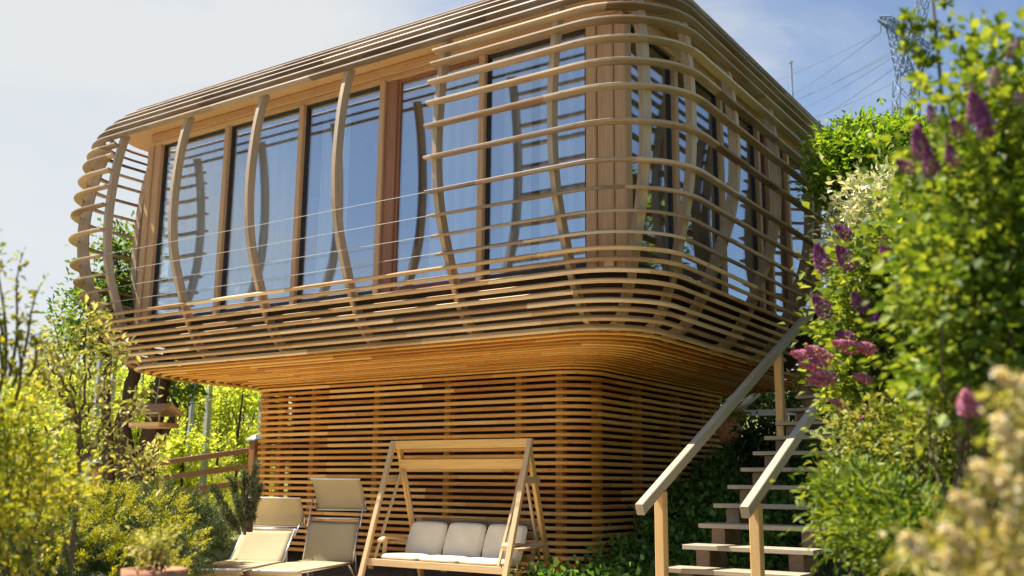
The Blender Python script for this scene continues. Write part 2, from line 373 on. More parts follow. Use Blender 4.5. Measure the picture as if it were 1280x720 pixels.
# patio under the seats, slabs kept extra pale to bounce sun onto the slats
m, nt = new_mat('sandstone_slabs')
tc = N(nt, 'ShaderNodeTexCoord')
br = N(nt, 'ShaderNodeTexBrick', Scale=1.0); br.inputs['Color1'].default_value = (0.74, 0.61, 0.43, 1); br.inputs['Color2'].default_value = (0.66, 0.53, 0.36, 1); br.inputs['Mortar'].default_value = (0.2, 0.16, 0.11, 1)
br.inputs['Mortar Size'].default_value = 0.008; br.inputs['Brick Width'].default_value = 0.6; br.inputs['Row Height'].default_value = 0.4
L(nt, tc.outputs['Object'], br.inputs['Vector'])
bs = N(nt, 'ShaderNodeBsdfPrincipled', Roughness=0.85); L(nt, br.outputs['Color'], bs.inputs['Base Color'])
o = N(nt, 'ShaderNodeOutputMaterial'); L(nt, bs.outputs[0], o.inputs[0])
mb = MB(); mb.box((-14.0, 3.0, -1.45), (-4.4, 10.1, -1.285)); tag(mb.build('patio', m), kind='structure')
PAT = -1.285

# ------------------------------------------------------------------ the pavilion
XL, XR, YF, YB = -13.10, -4.80, 9.261, 16.2      # glass walls
ZF, ZH = 2.36, 5.14                               # floor, window head
house = thing('pavilion', 'timber pavilion on a narrow slatted foot, wrapped in curved larch slats, glazed front', 'pavilion', (-8.9, 12.7, -1.05))
RAD = lambda o: max(0.30, 0.775+0.262*o)
XLO = lambda o: XL-o-0.42*min(1, max(0, (o+1.1)/1.9))   # the skin bulges further out on the left end
def plan(off, seg=12):
    """closed rounded-rectangle plan at outward offset 'off': list of named runs"""
    x0, x1, y0, y1 = XLO(off), XR+off, YF-off, YB+off; r = RAD(off)
    def arc(cx, cy, a0):
        return [(cx+r*math.cos(a0+PI/2*k/seg), cy+r*math.sin(a0+PI/2*k/seg)) for k in range(seg+1)]
    return dict(front=(x0+r, x1-r, y0), fr=arc(x1-r, y0+r, -PI/2), right=(y0+r, y1-r, x1), br=arc(x1-r, y1-r, 0), back=(x1-r, x0+r, y1), bl=arc(x0+r, y1-r, PI/2), left=(y1-r, y0+r, x0), fl=arc(x0+r, y0+r, PI))
def full_path(o):
    p = plan(o); out = []
    for s, c in (('front', 'fr'), ('right', 'br'), ('back', 'bl'), ('left', 'fl')):
        a, b, k = p[s]
        for q in (0.25, 0.5, 0.75):
            tt = a+(b-a)*q; out.append((tt, k) if s in ('front', 'back') else (k, tt))
        out += p[c]
    return out
def path_right(o, xs, ye):
    p = plan(o); a, b, k = p['front']
    out = [(xs, k), ((xs+b)/2, k)]+p['fr']
    return out+[(p['right'][2], (p['right'][0]+ye)/2), (p['right'][2], ye)]
def path_left(o, xs, ye):
    """front-left corner: from the left side at ye round to the front at xs"""
    p = plan(o); return [(p['left'][2], ye), (p['left'][2], (ye+p['left'][1])/2)]+p['fl']+[(xs, p['front'][2])]
def path_back(o, ys, ye):
    p = plan(o); x = p['right'][2]
    return [(x, ys)]+p['br']+[((p['back'][0]+p['back'][1])/2, p['back'][2])]+p['bl']+[(p['left'][2], ye)]
# profile of the skin: (offset, z), from the roof down to the foot
PR = [(-1.0, 5.86), (-0.6, 5.83), (-0.25, 5.79), (0.0, 5.735), (0.15, 5.68), (0.30, 5.595), (0.42, 5.49), (0.53, 5.36), (0.62, 5.22), (0.68, 5.07), (0.741, 4.8), (0.79, 4.5), (0.831, 4.0), (0.826, 3.6), (0.796, 3.25),
      (0.721, 2.9), (0.541, 2.45), (0.41, 2.15), (0.27, 1.90), (0.11, 1.70), (-0.20, 1.60), (-0.55, 1.56), (-0.90, 1.53), (-1.10, 1.49), (-1.21, 1.42), (-1.24, 1.32), (-1.24, 1.12), (-1.24, 0.0), (-1.24, -1.0)]
PA = np.array(PR)
def smooth_profile(P, it=2):
    for _ in range(it):
        Q = [P[0]]
        for a, b in zip(P[:-1], P[1:]): Q += [0.75*a+0.25*b, 0.25*a+0.75*b]
        P = np.array(Q+[P[-1]])
    return P
PS = smooth_profile(PA, 2)
SL = np.concatenate([[0], np.cumsum(np.linalg.norm(np.diff(PS, axis=0), axis=1))])
def prof(s):
    o = np.interp(s, SL, PS[:, 0]); z = np.interp(s, SL, PS[:, 1])
    a = np.array([np.interp(s-0.03, SL, PS[:, 0]), np.interp(s-0.03, SL, PS[:, 1])]); b = np.array([np.interp(s+0.03, SL, PS[:, 0]), np.interp(s+0.03, SL, PS[:, 1])])
    t_ = (b-a)/np.linalg.norm(b-a)
    return o, z, t_, np.array([-t_[1], t_[0]])       # tangent runs downwards, normal points out
def s_at_z(z):
    i = np.where((PS[:, 1] >= z))[0][-1]
    f = (PS[i, 1]-z)/(PS[i, 1]-PS[i+1, 1]); return SL[i]+(SL[i+1]-SL[i])*f
def slat(mb, s, pathf, closed, th, out, dep):
    o, z, tg, nr = prof(s)
    c = th*0.18; rings4 = []
    sect = [(out, -th/2+c), (out, th/2-c), (out-c, th/2), (out-dep, th/2), (out-dep, -th/2), (out-c, -th/2)]
    cols = []
    for a, b in sect:
        q = np.array([o, z])+nr*a+tg*b
        cols.append([(x, y, q[1]) for x, y in pathf(q[0])])
    n = len(cols[0]); rings = [[cols[j][i] for j in range(len(sect))] for i in range(n)]
    if closed: rings.append(rings[0])
    mb.loft(rings, cap=not closed)
TH, OUT, DEP = 0.031, 0.085, 0.105
Y_END = 13.55
# roof cladding
mb = MB(); s_roof = s_at_z(5.085); k = 0
s = s_roof
while s > 0.35:
    slat(mb, s, full_path, True, 0.036, OUT, 0.085); s -= 0.122
mb.build('roof_cladding', M['roofslat'], house)
# open cage slats
Zc = [4.928, 4.755, 4.523, 4.261, 3.981, 3.609, 3.224, 2.961, 2.747, 2.554]
mb = MB()
for i, z in enumerate(Zc):
    slat(mb, s_at_z(z), lambda o: path_right(o, -6.885, Y_END+0.03), False, TH, OUT, DEP)
    if i < 5:
        slat(mb, s_at_z(z), lambda o: path_left(o, -12.93, 13.4), False, TH, OUT, DEP)
    else:
        slat(mb, s_at_z(z), lambda o: path_left(o, -12.93, 10.02), False, TH, OUT, DEP)
    slat(mb, s_at_z(z), lambda o: path_back(o, 15.2, 13.4), False, TH, OUT, DEP)
mb.build('cage_cladding', M['cage'], house)
# slats round the deck and under the belly, open where the stair arrives
def path_belly(o):
    p = plan(o); ye = Y_END+0.1*(0 if o > -0.3 else 1)
    b0 = path_back(o, 15.2, p['left'][1])
    return b0+p['fl']+[(p['front'][0]*0.5+p['front'][1]*0.5, p['front'][2])]+p['fr']+[(p['right'][2], Y_END+0.02)]
Zd = [2.405, 2.303, 2.201, 2.103, 2.014, 1.928, 1.849, 1.771, 1.70]
mb = MB()
for z in Zd: slat(mb, s_at_z(z), path_belly, False, 0.043, OUT, 0.055)
mb.build('deck_cladding', M['deckslat'], house)
mb = MB(); s = s_at_z(1.70)+0.088; s_base = s_at_z(1.455)
nb = int((s_base-s)/0.089)
for i in range(nb+1):
    slat(mb, s+(s_base-s)*i/nb, full_path, True, 0.034, 0.075, 0.032)
mb.build('belly_cladding', M['base'], house)
mb = MB(); zz = 1.455-0.0856; q = []
while zz > -1.02:
    slat(mb, s_at_z(zz), full_path, True, 0.046, 0.06, 0.07); zz -= 0.0856
mb.build('foot_cladding', M['base'], house)
# ribs
def rib(mb, pos, dirv, s0, s1, w, dep, n=26, out=0.0):
    """pos(o) -> plan point at offset o; dirv outward dir; rib stands in the vertical plane of dirv"""
    sd = np.array((-dirv[1], dirv[0])); rings = []
    for i in range(n+1):
        o, z, tg, nr = prof(s0+(s1-s0)*i/n); ring = []
        for a, b in ((out, -1), (out, 1), (out-dep, 1), (out-dep, -1)):
            qo = o+nr[0]*a; qz = z+nr[1]*a
            p = np.array(pos(qo))+sd*b*w/2; ring.append((p[0], p[1], qz))
        rings.append(ring)
    mb.loft(rings)
s_top, s_bot = s_at_z(5.15), s_at_z(1.62)
def add_rib(pos, d, s0=s_top, s1=s_bot, w=0.062, dep=0.115, mat='rib'):
    mb = MB(); rib(mb, pos, d, s0, s1, w, dep); mb.build('rib', M[mat], house)
for x in (-12.94, -11.447, -9.90, -8.352, -6.79, -5.255):
    add_rib(lambda o, x=x: (x, YF-o), (0, -1))
def corner(o, cx, cy, a):
    r = RAD(o); return (XR+o-r+r*math.cos(a), YF-o+r+r*math.sin(a)) if cx > 0 else (XLO(o)+r+r*math.cos(a), YF-o+r+r*math.sin(a))
add_rib(lambda o: corner(o, 1, -1, -PI/4), (0.7071, -0.7071), w=0.085)
add_rib(lambda o: corner(o, -1, -1, -3*PI/4), (-0.7071, -0.7071), w=0.075)
for y in (9.02, 10.48, 11.86, 13.17):
    if y < 9.2:
        add_rib(lambda o: corner(o, 1, -1, -PI/4+0.62), (0.98, -0.17), w=0.085)
    else:
        add_rib(lambda o, y=y: (XR+o, y), (1, 0), w=0.085)
add_rib(lambda o: (XR+o, 13.52), (1, 0), w=0.06, s1=s_at_z(1.7))
add_rib(lambda o: (XR+o, 15.25), (1, 0), w=0.07)
for y in (9.93, 11.3, 12.6, 13.9, 15.2):
    add_rib(lambda o, y=y: (XLO(o), y), (-1, 0), w=0.07)
for x in (-12.3, -10.6, -8.9, -7.2, -5.6):
    add_rib(lambda o, x=x: (x, YB+o), (0, 1), w=0.07)
# deck plate, floor, roof, ceiling
def plate(name, off, z0, z1, mat, sink=0.0):
    mb = MB(); a = [(x, y, z0) for x, y in full_path(off-sink)]; b = [(x, y, z1) for x, y in full_path(off)]
    mb.loft([a, b]); return mb.build(name, mat, house)
plate('deck', 0.395, 2.195, 2.235, M['floor'])
plate('deck_frame', 0.36, 2.13, 2.193, M['dark'])  # dark underside, shade between the deck slats put into its colour
plate('floor_slab', -0.05, 1.74, 2.13, M['dark'], 0.3)
plate('floor', -0.12, 2.24, ZF-0.02, M['floor'])
plate('roof', -0.05, 5.376, 5.66, M['dark'])
mb = MB()
for off0, z0, off1, z1 in ((0.47, 5.35, 0.0, 5.35),):
    for pa, pb in (((off0, z0), (off1, z1)),):
        A = full_path(pa[0]); B = full_path(pb[0])
        mb.loft([[(x, y, pa[1]) for x, y in A], [(x, y, pb[1]) for x, y in B], [(x, y, pb[1]+0.02) for x, y in B], [(x, y, pa[1]+0.02) for x, y in A], [(x, y, pa[1]) for x, y in A]], cap=False)
mb.build('roof_soffit', M['soffit'], house)
plate('ceiling', -0.14, ZH+0.03, 5.30, M['soffit'])
# window walls: header, posts, bays
mb = MB()
mb.box((XL-0.02, YF-0.03, ZH+0.075), (XR+0.02, YF+0.11, 5.345)); mb.build('header_beam', M['frame'], house)
mb = MB(); mb.box((XL+0.02, YF-0.012, ZH), (XR-0.02, YF+0.10, ZH+0.072)); mb.build('header_beam', M['soffit'], house)
mb = MB(); mb.box((XR-0.11, YF+0.12, ZH+0.0), (XR+0.02, YB, 5.345)); mb.build('header_beam', M['soffit'], house)
def upright(x0, x1, y0, y1, mat='frame', z0=2.238, z1=ZH, nm='post', par=None):
    mb = MB(); mb.box((x0, y0, z0), (x1, y1, z1)); return mb.build(nm, M[mat], par or house)
for x0, x1, y0 in ((-13.16, -13.035, -0.05), (-13.033, -12.95, -0.02), (-12.948, -12.86, -0.035)): upright(x0, x1, YF+y0, YF+0.12)
for x0, x1, y0 in ((-5.285, -5.15, -0.02), (-5.147, -5.062, 0.0), (-5.06, -4.93, -0.03), (-4.928, -4.78, -0.015)): upright(x0, x1, YF+y0, YF+0.14)
def curtain(parent, x0, x1, y, z0, z1, n, amp=0.035, axis=0):
    mb = MB(); R0 = []; R1 = []
    for i in range(n+1):
        tt = i/n; a = x0+(x1-x0)*tt; w = amp*(math.sin(tt*(x1-x0)*38)+0.5*math.sin(tt*(x1-x0)*71+1))
        p = (a, y+w) if axis == 0 else (y+w, a)
        R0.append((*p, z0)); R1.append((*p, z1))
    mb.loft([R0, R1], cap=False, closed=False); mb.build('curtain', M['curtain'], parent, True)
bays = [(-12.86, -11.39), (-11.30, -9.85), (-9.76, -8.36), (-8.09, -6.77), (-6.68, -5.287)]
curt = [[(-12.7, -11.45)], [(-11.25, -10.05)], [(-9.72, -9.2)], [(-7.75, -6.8)], [(-6.62, -6.2), (-6.1, -5.33)]]
for k, (x0, x1) in enumerate(bays):
    w = thing('window', None, None, (0, 0, 0)); w.parent = house; w.matrix_parent_inverse = Matrix.Translation(-house.location)
    fm = MB(); t_ = 0.035
    fm.box((x0, YF+0.03, ZF-0.03), (x0+t_, YF+0.09, ZH)); fm.box((x1-t_, YF+0.03, ZF-0.03), (x1, YF+0.09, ZH))
    fm.box((x0+t_, YF+0.031, ZH-t_), (x1-t_, YF+0.089, ZH-0.001)); fm.box((x0+t_, YF+0.031, ZF-0.03), (x1-t_, YF+0.089, ZF+0.03))
    fm.build('frame', M['door' if k == 3 else 'seal'], w)
    pm = MB(); pm.box((x0+t_, YF+0.055, ZF+0.03), (x1-t_, YF+0.068, ZH-t_)); pm.build('pane', M['glass'], w)
    for a, b in curt[k]: curtain(w, a, b, YF+0.30, ZF, ZH-0.02, 90)
for x in (-11.345, -9.805, -6.725): upright(x-0.045, x+0.045, YF-0.03, YF+0.12)
upright(-8.36, -8.27, YF-0.04, YF+0.12); upright(-8.268, -8.09, YF+0.0, YF+0.11, 'door', nm='door_frame')
ys = [9.41, 10.57, 11.99, 13.37, 13.80, 14.65, 16.0]
for k in range(6):
    y0, y1 = ys[k]+0.045, ys[k+1]-0.045
    w = thing('window', None, None, (0, 0, 0)); w.parent = house; w.matrix_parent_inverse = Matrix.Translation(-house.location)
    fm = MB(); t_ = 0.035
    fm.box((XR-0.09, y0, ZF-0.03), (XR-0.03, y0+t_, ZH)); fm.box((XR-0.09, y1-t_, ZF-0.03), (XR-0.03, y1, ZH))
    fm.box((XR-0.089, y0+t_, ZH-t_), (XR-0.031, y1-t_, ZH-0.001)); fm.box((XR-0.089, y0+t_, ZF-0.03), (XR-0.031, y1-t_, ZF+0.03))
    fm.build('frame', M['door' if k in (3, 4) else 'seal'], w)
    pm = MB(); pm.box((XR-0.068, y0+t_, ZF+0.03), (XR-0.055, y1-t_, ZH-t_)); pm.build('pane', M['glass'], w)
    if k: upright(XR-0.12, XR+0.03, ys[k]-0.045, ys[k]+0.045)
upright(XR-0.14, XR+0.02, 16.0, 16.2)
mb = MB(); mb.box((XL-0.05, YB-0.15, 2.238), (XR-0.15, YB, 5.30)); mb.build('rear_wall', M['frame'], house)
mb = MB(); mb.box((XL-0.02, 12.2, 2.238), (XL+0.10, YB-0.16, 5.30)); mb.build('side_wall', M['frame'], house)
mb = MB(); mb.box((XL+0.13, 13.1, 2.4), (XR-0.5, 13.22, ZH)); mb.build('inner_wall', M['door'], house)  # dark timber chosen so the room behind the glass reads unlit
pm = MB(); pm.box((XL+0.02, YF+0.16, ZF), (XL+0.04, 12.18, ZH)); pm.build('pane', M['glass'], house)
curtain(house, YF+0.25, 12.1, XL+0.25, ZF, ZH-0.02, 120, axis=1)
# guard wires between the ribs
for z in (3.224, 2.961, 2.747, 2.554):
    o = prof(s_at_z(z))[0]+0.03
    mb = MB(); mb.tube([(-12.96, YF-o, z), (-9.9, YF-o, z-0.006), (-6.80, YF-o, z)], 0.0035, 6); mb.build('guard_wire', M['wire'], house)
# foot: inner core and studs behind the slats
mb = MB(); a = (-11.32, 10.85, -1.3); bq = (-6.32, 14.7, 1.70); mb.box(a, bq); mb.build('foot_core', M['dark'], house)  # core coloured dark so the slat gaps look shaded
for x in (-11.62, -11.30, -10.62, -9.40, -8.15, -7.02, -6.42):
    mb = MB(); mb.box((x-0.05, 10.545, -1.25), (x+0.05, 10.66, 1.42)); mb.build('stud', M['base'], house)
for y in (11.0, 12.1, 13.3, 14.5):
    mb = MB(); mb.box((-6.20, y-0.05, -1.25), (-6.09, y+0.05, 1.30)); mb.build('stud', M['base'], house)
for y in (11.3, 12.6, 13.9):
    mb = MB(); mb.box((-11.81, y-0.05, -1.25), (-11.70, y+0.05, 1.30)); mb.build('stud', M['base'], house)

# ------------------------------------------------------------------ stair
st = thing('staircase', 'open timber garden stair with two sloping handrails climbing beside the slatted foot', 'stairs', (-3.4, 8.3, -1.0))
RUN, RISE = 0.372, 0.18; SX0, SX1, SY0, SZ0 = -3.96, -2.78, 8.30, -0.70
for k in range(-2, 16):
    y = SY0+RUN*k; z = SZ0+RISE*k
    mb = MB(); mb.beam((SX0, y+0.155, z-0.024), (SX1+0.02, y+0.155, z-0.024), 0.31, 0.042); mb.build('tread', M['step'], st)
    for x in (SX0+0.16, SX1-0.16):
        mb = MB(); mb.box((x-0.065, y+0.09, z-RISE-0.05), (x+0.065, y+0.50, z-0.05)); mb.build('tread_block', M['block'], st)
for x, yl, yh in ((SX0+0.02, 7.79, 13.9), (-3.0, 7.76, 13.6)):
    sl = 0.4915; z0 = -0.20
    mb = MB(); mb.beam((x, yl, z0), (x, yh, z0+sl*(yh-yl)), 0.075, 0.10); mb.build('handrail', M['rail'], st)
    for y in ((8.2, 11.42, 13.6) if x < -3.5 else (8.0, 11.0, 13.4)):
        zt = z0+sl*(y-yl)-0.05; zb = zt-1.02
        mb = MB(); mb.box((x-0.045, y-0.045, zb), (x+0.045, y+0.045, zt)); mb.build('handrail_post', M['post'], st)

# ------------------------------------------------------------------ swing seat
sw = thing('swing_seat', 'wooden garden swing seat with cream cushions hanging in an A-frame before the slatted foot', 'garden swing', (-7.0, 9.3, PAT))
xl, xr, ya, zt = -7.98, -6.02, 9.3, 0.47
def sbeam(a, b, w, h, nm, up=(0, 0, 1), mat='swing', par=sw):
    mb = MB(); mb.beam(a, b, w, h, up); return mb.build(nm, M[mat], par)
for x, q in ((xl, 1), (xr, -1)):
    sbeam((x, ya-0.58, PAT), (x, ya-0.01, zt+0.02), 0.064, 0.045, 'leg', (0, 1, 0))
    sbeam((x+0.052*q, ya+0.58, PAT), (x+0.052*q, ya+0.02, zt+0.0), 0.045, 0.07, 'leg', (0, 1, 0), 'beam')
    sbeam((x+0.02*q, ya-0.15, zt-0.42), (x+0.02*q, ya+0.20, zt-0.42), 0.03, 0.07, 'brace')
sbeam((xl+0.03, ya+0.0, zt-0.02), (xr-0.03, ya, zt-0.02), 0.05, 0.095, 'top_beam', mat='beam')
sbeam((xl+0.06, ya+0.06, zt-0.245), (xr-0.06, ya+0.06, zt-0.245), 0.05, 0.11, 'hanging_beam', mat='beam')
zs_ = PAT+0.43
for x in (xl+0.11, xr-0.13):
    sbeam((x, ya+0.03, zt-0.31), (x-0.02, ya-0.38, zs_+0.01), 0.032, 0.022, 'hanger')
    sbeam((x, ya+0.08, zt-0.31), (x+0.02, ya+0.36, zs_+0.05), 0.032, 0.022, 'hanger')
sbeam((xl+0.0, ya-0.40, zs_-0.03), (xr-0.02, ya-0.40, zs_-0.03), 0.04, 0.075, 'seat_rail')
sbeam((xl+0.02, ya+0.20, zs_-0.06), (xr-0.04, ya+0.20, zs_-0.06), 0.04, 0.07, 'seat_rail')
mb = MB()
for i in range(6): mb.beam((xl+0.05, ya-0.33+i*0.095, zs_-0.03-i*0.006), (xr-0.06, ya-0.33+i*0.095, zs_-0.03-i*0.006), 0.07, 0.022)
mb.build('seat_slats', M['swing'], sw)
mb = MB()
for i in range(3): mb.beam((xl+0.1, ya+0.22+0.045*i, zs_+0.06+0.12*i), (xr-0.1, ya+0.22+0.045*i, zs_+0.06+0.12*i), 0.022, 0.085, (0, -0.3, 1))
mb.beam((xl+0.1, ya+0.36, zs_+0.41), (xr-0.1, ya+0.36, zs_+0.41), 0.03, 0.085, (0, -0.3, 1))
for x in (xl+0.12, xr-0.12): mb.beam((x, ya+0.19, zs_-0.05), (x, ya+0.375, zs_+0.43), 0.045, 0.03, (0, 1, 0))
mb.build('backrest_frame', M['swing'], sw)
for x, q in ((xl+0.13, 1), (xr-0.10, -1)):
    mb = MB(); pts = [(-0.34, 0.205), (-0.30, 0.235), (-0.12, 0.225), (0.10, 0.195), (0.33, 0.19)]
    mb.loft([[(x-0.045, ya+a, zs_+b-0.014), (x+0.045, ya+a, zs_+b-0.014), (x+0.045, ya+a, zs_+b+0.014), (x-0.045, ya+a, zs_+b+0.014)] for a, b in pts]); mb.build('armrest', M['swing'], sw)
    sbeam((x, ya-0.27, zs_-0.03), (x, ya-0.25, zs_+0.225), 0.04, 0.04, 'arm_support', (0, 1, 0))
# side flap table folded out on the frame
sbeam((xr-0.02, ya-0.36, zs_+0.175), (xr-0.02, ya+0.24, zs_+0.215), 0.20, 0.022, 'side_shelf')
def pillow(w, h, d, nu=20, nv=20, sq=0.16):
    """soft cushion with rounded corners, lying in x-z, thickness along y"""
    P = lambda a: math.copysign(abs(math.sin(a))**0.35, math.sin(a))
    V = []; F = []
    for sgn in (1, -1):
        for j in range(nv+1):
            for i in range(nu+1):
                u = -1+2*i/nu; v = -1+2*j/nv
                e = max(0.0, (1-abs(u)**6)*(1-abs(v)**6))
                k = 1-0.05*(abs(u)**3)*(abs(v)**3)*1.6
                th = d*0.5*(e**0.42)*(0.93+0.07*math.sin(u*5+v*3))
                x = u*w/2*k*(1-0.03*v*v*0.5); z = v*h/2*k
                V.append((x, sgn*th, z))
    n1 = (nu+1)*(nv+1)
    for s_ in range(2):
        for j in range(nv):
            for i in range(nu):
                a = s_*n1+j*(nu+1)+i; q = [a, a+1, a+nu+2, a+nu+1]; F.append(q if s_ == 0 else q[::-1])
    return V, F
def pipe(par, w, h):
    mb = MB(); pts = []
    for i in range(49):
        a = 2*PI*i/48; c, s_ = math.cos(a), math.sin(a)
        pts.append((math.copysign(abs(c)**0.25, c)*w/2, 0, math.copysign(abs(s_)**0.25, s_)*h/2))
    mb.tube(pts, 0.006, 6); o = mb.build('piping', M['cushion'], None, True); o.parent = par
wC = (xr-xl-0.30)/3
for i in range(3):
    V, F = pillow(wC-0.012, 0.45, 0.12)
    o = bpy.data.meshes.new('back_cushion'); o.from_pydata(V, [], F); o.materials.append(M['cushion']); o.polygons.foreach_set('use_smooth', [True]*len(F))
    ob = link('back_cushion', o, None); pipe(ob, wC-0.03, 0.43); ob.parent = sw; ob.location = (xl+0.15+wC*(i+0.5)+7.0, 0.13, 0.43+0.205); ob.rotation_euler = (-0.36, random.uniform(-.02, .02), 0)
    V, F = pillow(wC-0.012, 0.52, 0.10)
    o = bpy.data.meshes.new('seat_cushion'); o.from_pydata(V, [], F); o.materials.append(M['cushion']); o.polygons.foreach_set('use_smooth', [True]*len(F))
    ob = link('seat_cushion', o, None); pipe(ob, wC-0.03, 0.50); ob.parent = sw; ob.location = (xl+0.15+wC*(i+0.5)+7.0, -0.14, 0.43+0.02); ob.rotation_euler = (PI/2-0.05, 0, 0)

# ------------------------------------------------------------------ sun loungers
def lounger(ox, oy, rz, zs, sl, ty, tz, hy, hz, uy, uz, label):
    """foot bar at the origin; seat length sl, back top (ty,tz), hood lower edge (hy,hz), hood upper edge (uy,uz)"""
    t_ = thing('sun_lounger', label, 'sun lounger', (ox, oy, PAT), 'canvas sun loungers')
    def mk(nm, mb, mat, sm=False):
        o = mb.build(nm, M[mat], None, sm); o.parent = t_; return o
    W = 0.33
    dy, dz = ty-sl, tz-zs; bl = math.hypot(dy, dz); cb, sb = dy/bl, dz/bl
    B = lambda d, off=0: (sl+d*cb-off*sb, zs+d*sb+off*cb)
    for q in (-1, 1):
        mb = MB(); mb.tube([(q*W, 0, zs), (q*W, sl*0.5, zs), (q*W, sl, zs)], 0.014, 8); mk('side_rail', mb, 'alu', True)
        mb = MB(); y1, z1 = B(bl+0.05); mb.tube([(q*W, sl, zs), (q*W, y1, z1)], 0.014, 8); mk('back_rail', mb, 'alu', True)
        mb = MB(); mb.tube([(q*(W-0.02), 0.22, zs), (q*(W-0.02), 0.06, 0.01)], 0.013, 8); mk('leg', mb, 'alu', True)
        mb = MB(); mb.tube([(q*(W-0.02), sl-0.08, zs), (q*(W-0.02), sl+0.30, 0.01)], 0.013, 8); mk('leg', mb, 'alu', True)
        mb = MB(); y2, z2 = B(bl*0.62); mb.tube([(q*(W-0.03), sl+0.22, 0.12), (q*(W-0.03), y2, z2)], 0.010, 8); mk('strut', mb, 'alu', True)
        mb = MB(); y3, z3 = B(bl-0.06); my, mz = hy*0.6+uy*0.4, hz*0.6+uz*0.4
        mb.tube([(q*(W+0.024), y3, z3), (q*(W+0.024), my, mz)], 0.010, 8); mk('hood_arm', mb, 'alu', True)
        mb = MB(); mb.tube([(q*(W+0.024), my, mz), (q*(W+0.012), hy, hz)], 0.008, 8); mk('hood_arm', mb, 'alu', True)
    mb = MB(); mb.tube([(-W, 0, zs), (W, 0, zs)], 0.016, 8); mk('foot_bar', mb, 'white', True)
    mb = MB(); y1, z1 = B(bl+0.05); mb.tube([(-W, y1, z1), (W, y1, z1)], 0.012, 8); mk('head_bar', mb, 'alu', True)
    def cloth(path, w, nm, sag, sides=10):
        mb = MB(); top = []
        for k, (y, z) in enumerate(path):
            e = math.sin(PI*min(1, max(0, k/(len(path)-1))))
            top.append([(-w+2*w*i/sides, y, z-sag*e*(1-(2*i/sides-1)**2)) for i in range(sides+1)])
        bot = [[(x, y, z-0.005) for x, y, z in r] for r in top]
        mb.loft([r+q[::-1] for r, q in zip(top, bot)])
        return mk(nm, mb, 'sling', True)
    cloth([(0.012, zs-0.045), (-0.012, zs-0.03), (-0.018, zs), (-0.008, zs+0.018)]+[(sl*i/12, zs+0.018) for i in range(1, 13)], W+0.012, 'seat_sling', 0.02)
    cloth([B(bl*i/12, 0.016) for i in range(13)], W-0.014, 'back_sling', 0.02)
    hl = math.hypot(uy-hy, uz-hz); ny, nz = (uz-hz)/hl, -(uy-hy)/hl
    hood = [(hy+(uy-hy)*i/8+ny*0.035*math.sin(PI*i/8), hz+(uz-hz)*i/8+nz*0.035*math.sin(PI*i/8)) for i in range(9)]
    cloth(hood, W+0.005, 'sun_hood', 0.0)
    for j in (0, 8):
        mb = MB(); mb.tube([(-W-0.012, *hood[j]), (W+0.012, *hood[j])], 0.009, 8); mk('hood_bar', mb, 'white', True)
    mb = MB(); mb.box((-W+0.03, 0.014, zs-0.15), (W-0.03, 0.03, zs-0.02)); mk('foot_panel', mb, 'post')
    t_.rotation_euler[2] = rz
    return t_
lounger(-8.988, 7.546, 0.437, 0.338, 1.139, 1.478, 0.678, 1.826, 0.73, 1.607, 1.087, 'canvas sun lounger beside the dark juniper, with its hood set low')
lounger(-8.505, 7.969, 0.33, 0.322, 1.356, 1.50, 0.797, 1.698, 0.944, 1.464, 1.329, 'canvas sun lounger next to the swing, with its back and hood raised higher')

# ------------------------------------------------------------------ rail fence
fe = thing('rail_fence', 'red-brown three-rail timber fence stepping down the slope beside the slatted foot', 'fence', (-14.9, 13.3, -0.3))
fp = [(-11.9, 13.9), (-14.95, 13.35), (-18.1, 12.2), (-21.1, 11.0), (-24.0, 9.7)]
ft = [1.13, 0.80, 0.36, -0.02, -0.35]
for (x, y), z in zip(fp, ft):
    mb = MB(); mb.box((x-0.085, y-0.085, z-1.5), (x+0.085, y+0.085, z-0.03)); p = mb.build('post', M['fence'], fe)
    mb = MB(); mb.loft([[(x+a*0.115, y+b*0.115, z-0.028) for a, b in ((-1, -1), (1, -1), (1, 1), (-1, 1))], [(x+a*0.115, y+b*0.115, z+0.0) for a, b in ((-1, -1), (1, -1), (1, 1), (-1, 1))], [(x+a*0.01, y+b*0.01, z+0.085) for a, b in ((-1, -1), (1, -1), (1, 1), (-1, 1))]])
    mb.build('post_cap', M['steel'], p)
for i in range(4):
    for dz in (0.20, 0.50, 0.80):
        a = np.array((*fp[i], ft[i]-dz)); b = np.array((*fp[i+1], ft[i+1]-dz)); d = (b-a)/np.linalg.norm(b-a)
        mb = MB(); mb.beam(a+d*0.087, b-d*0.087, 0.045, 0.10); mb.build('rail', M['fence'], fe)

# ------------------------------------------------------------------ plants
def shrub(name, label, cat, base, blobs, n_cl, per, leaf, mat, spread=0.11, shell=0.5, n_st=14, r0=0.016, group=None, stem_mat='twig', **k):
    t_ = thing(name, label, cat, base, group)
    me, cc = foliage(blobs, n_cl, per, leaf, M[mat], spread, shell, **k)
    link('foliage', me, t_)
    idx = rng.choice(len(cc), min(n_st, len(cc)), replace=False)
    stems(base, cc[idx], r0).build('stem', M[stem_mat], t_)
    return t_
def blob(px, py, d, rpx, rpy, dep=None):
    """ellipsoid seen at px,py with radii in photo pixels at distance d"""
    p = at(px, py, d); k = np.linalg.norm(p)/FPX
    return (p[0], p[1], p[2], rpx*k, (dep or rpx*k), rpy*k)
def gz1(x, y): return float(ground_z(x, y))
def base_at(px, d, dz=0):
    p = at(px, 600, d); return (p[0], p[1], gz1(p[0], p[1])+dz)

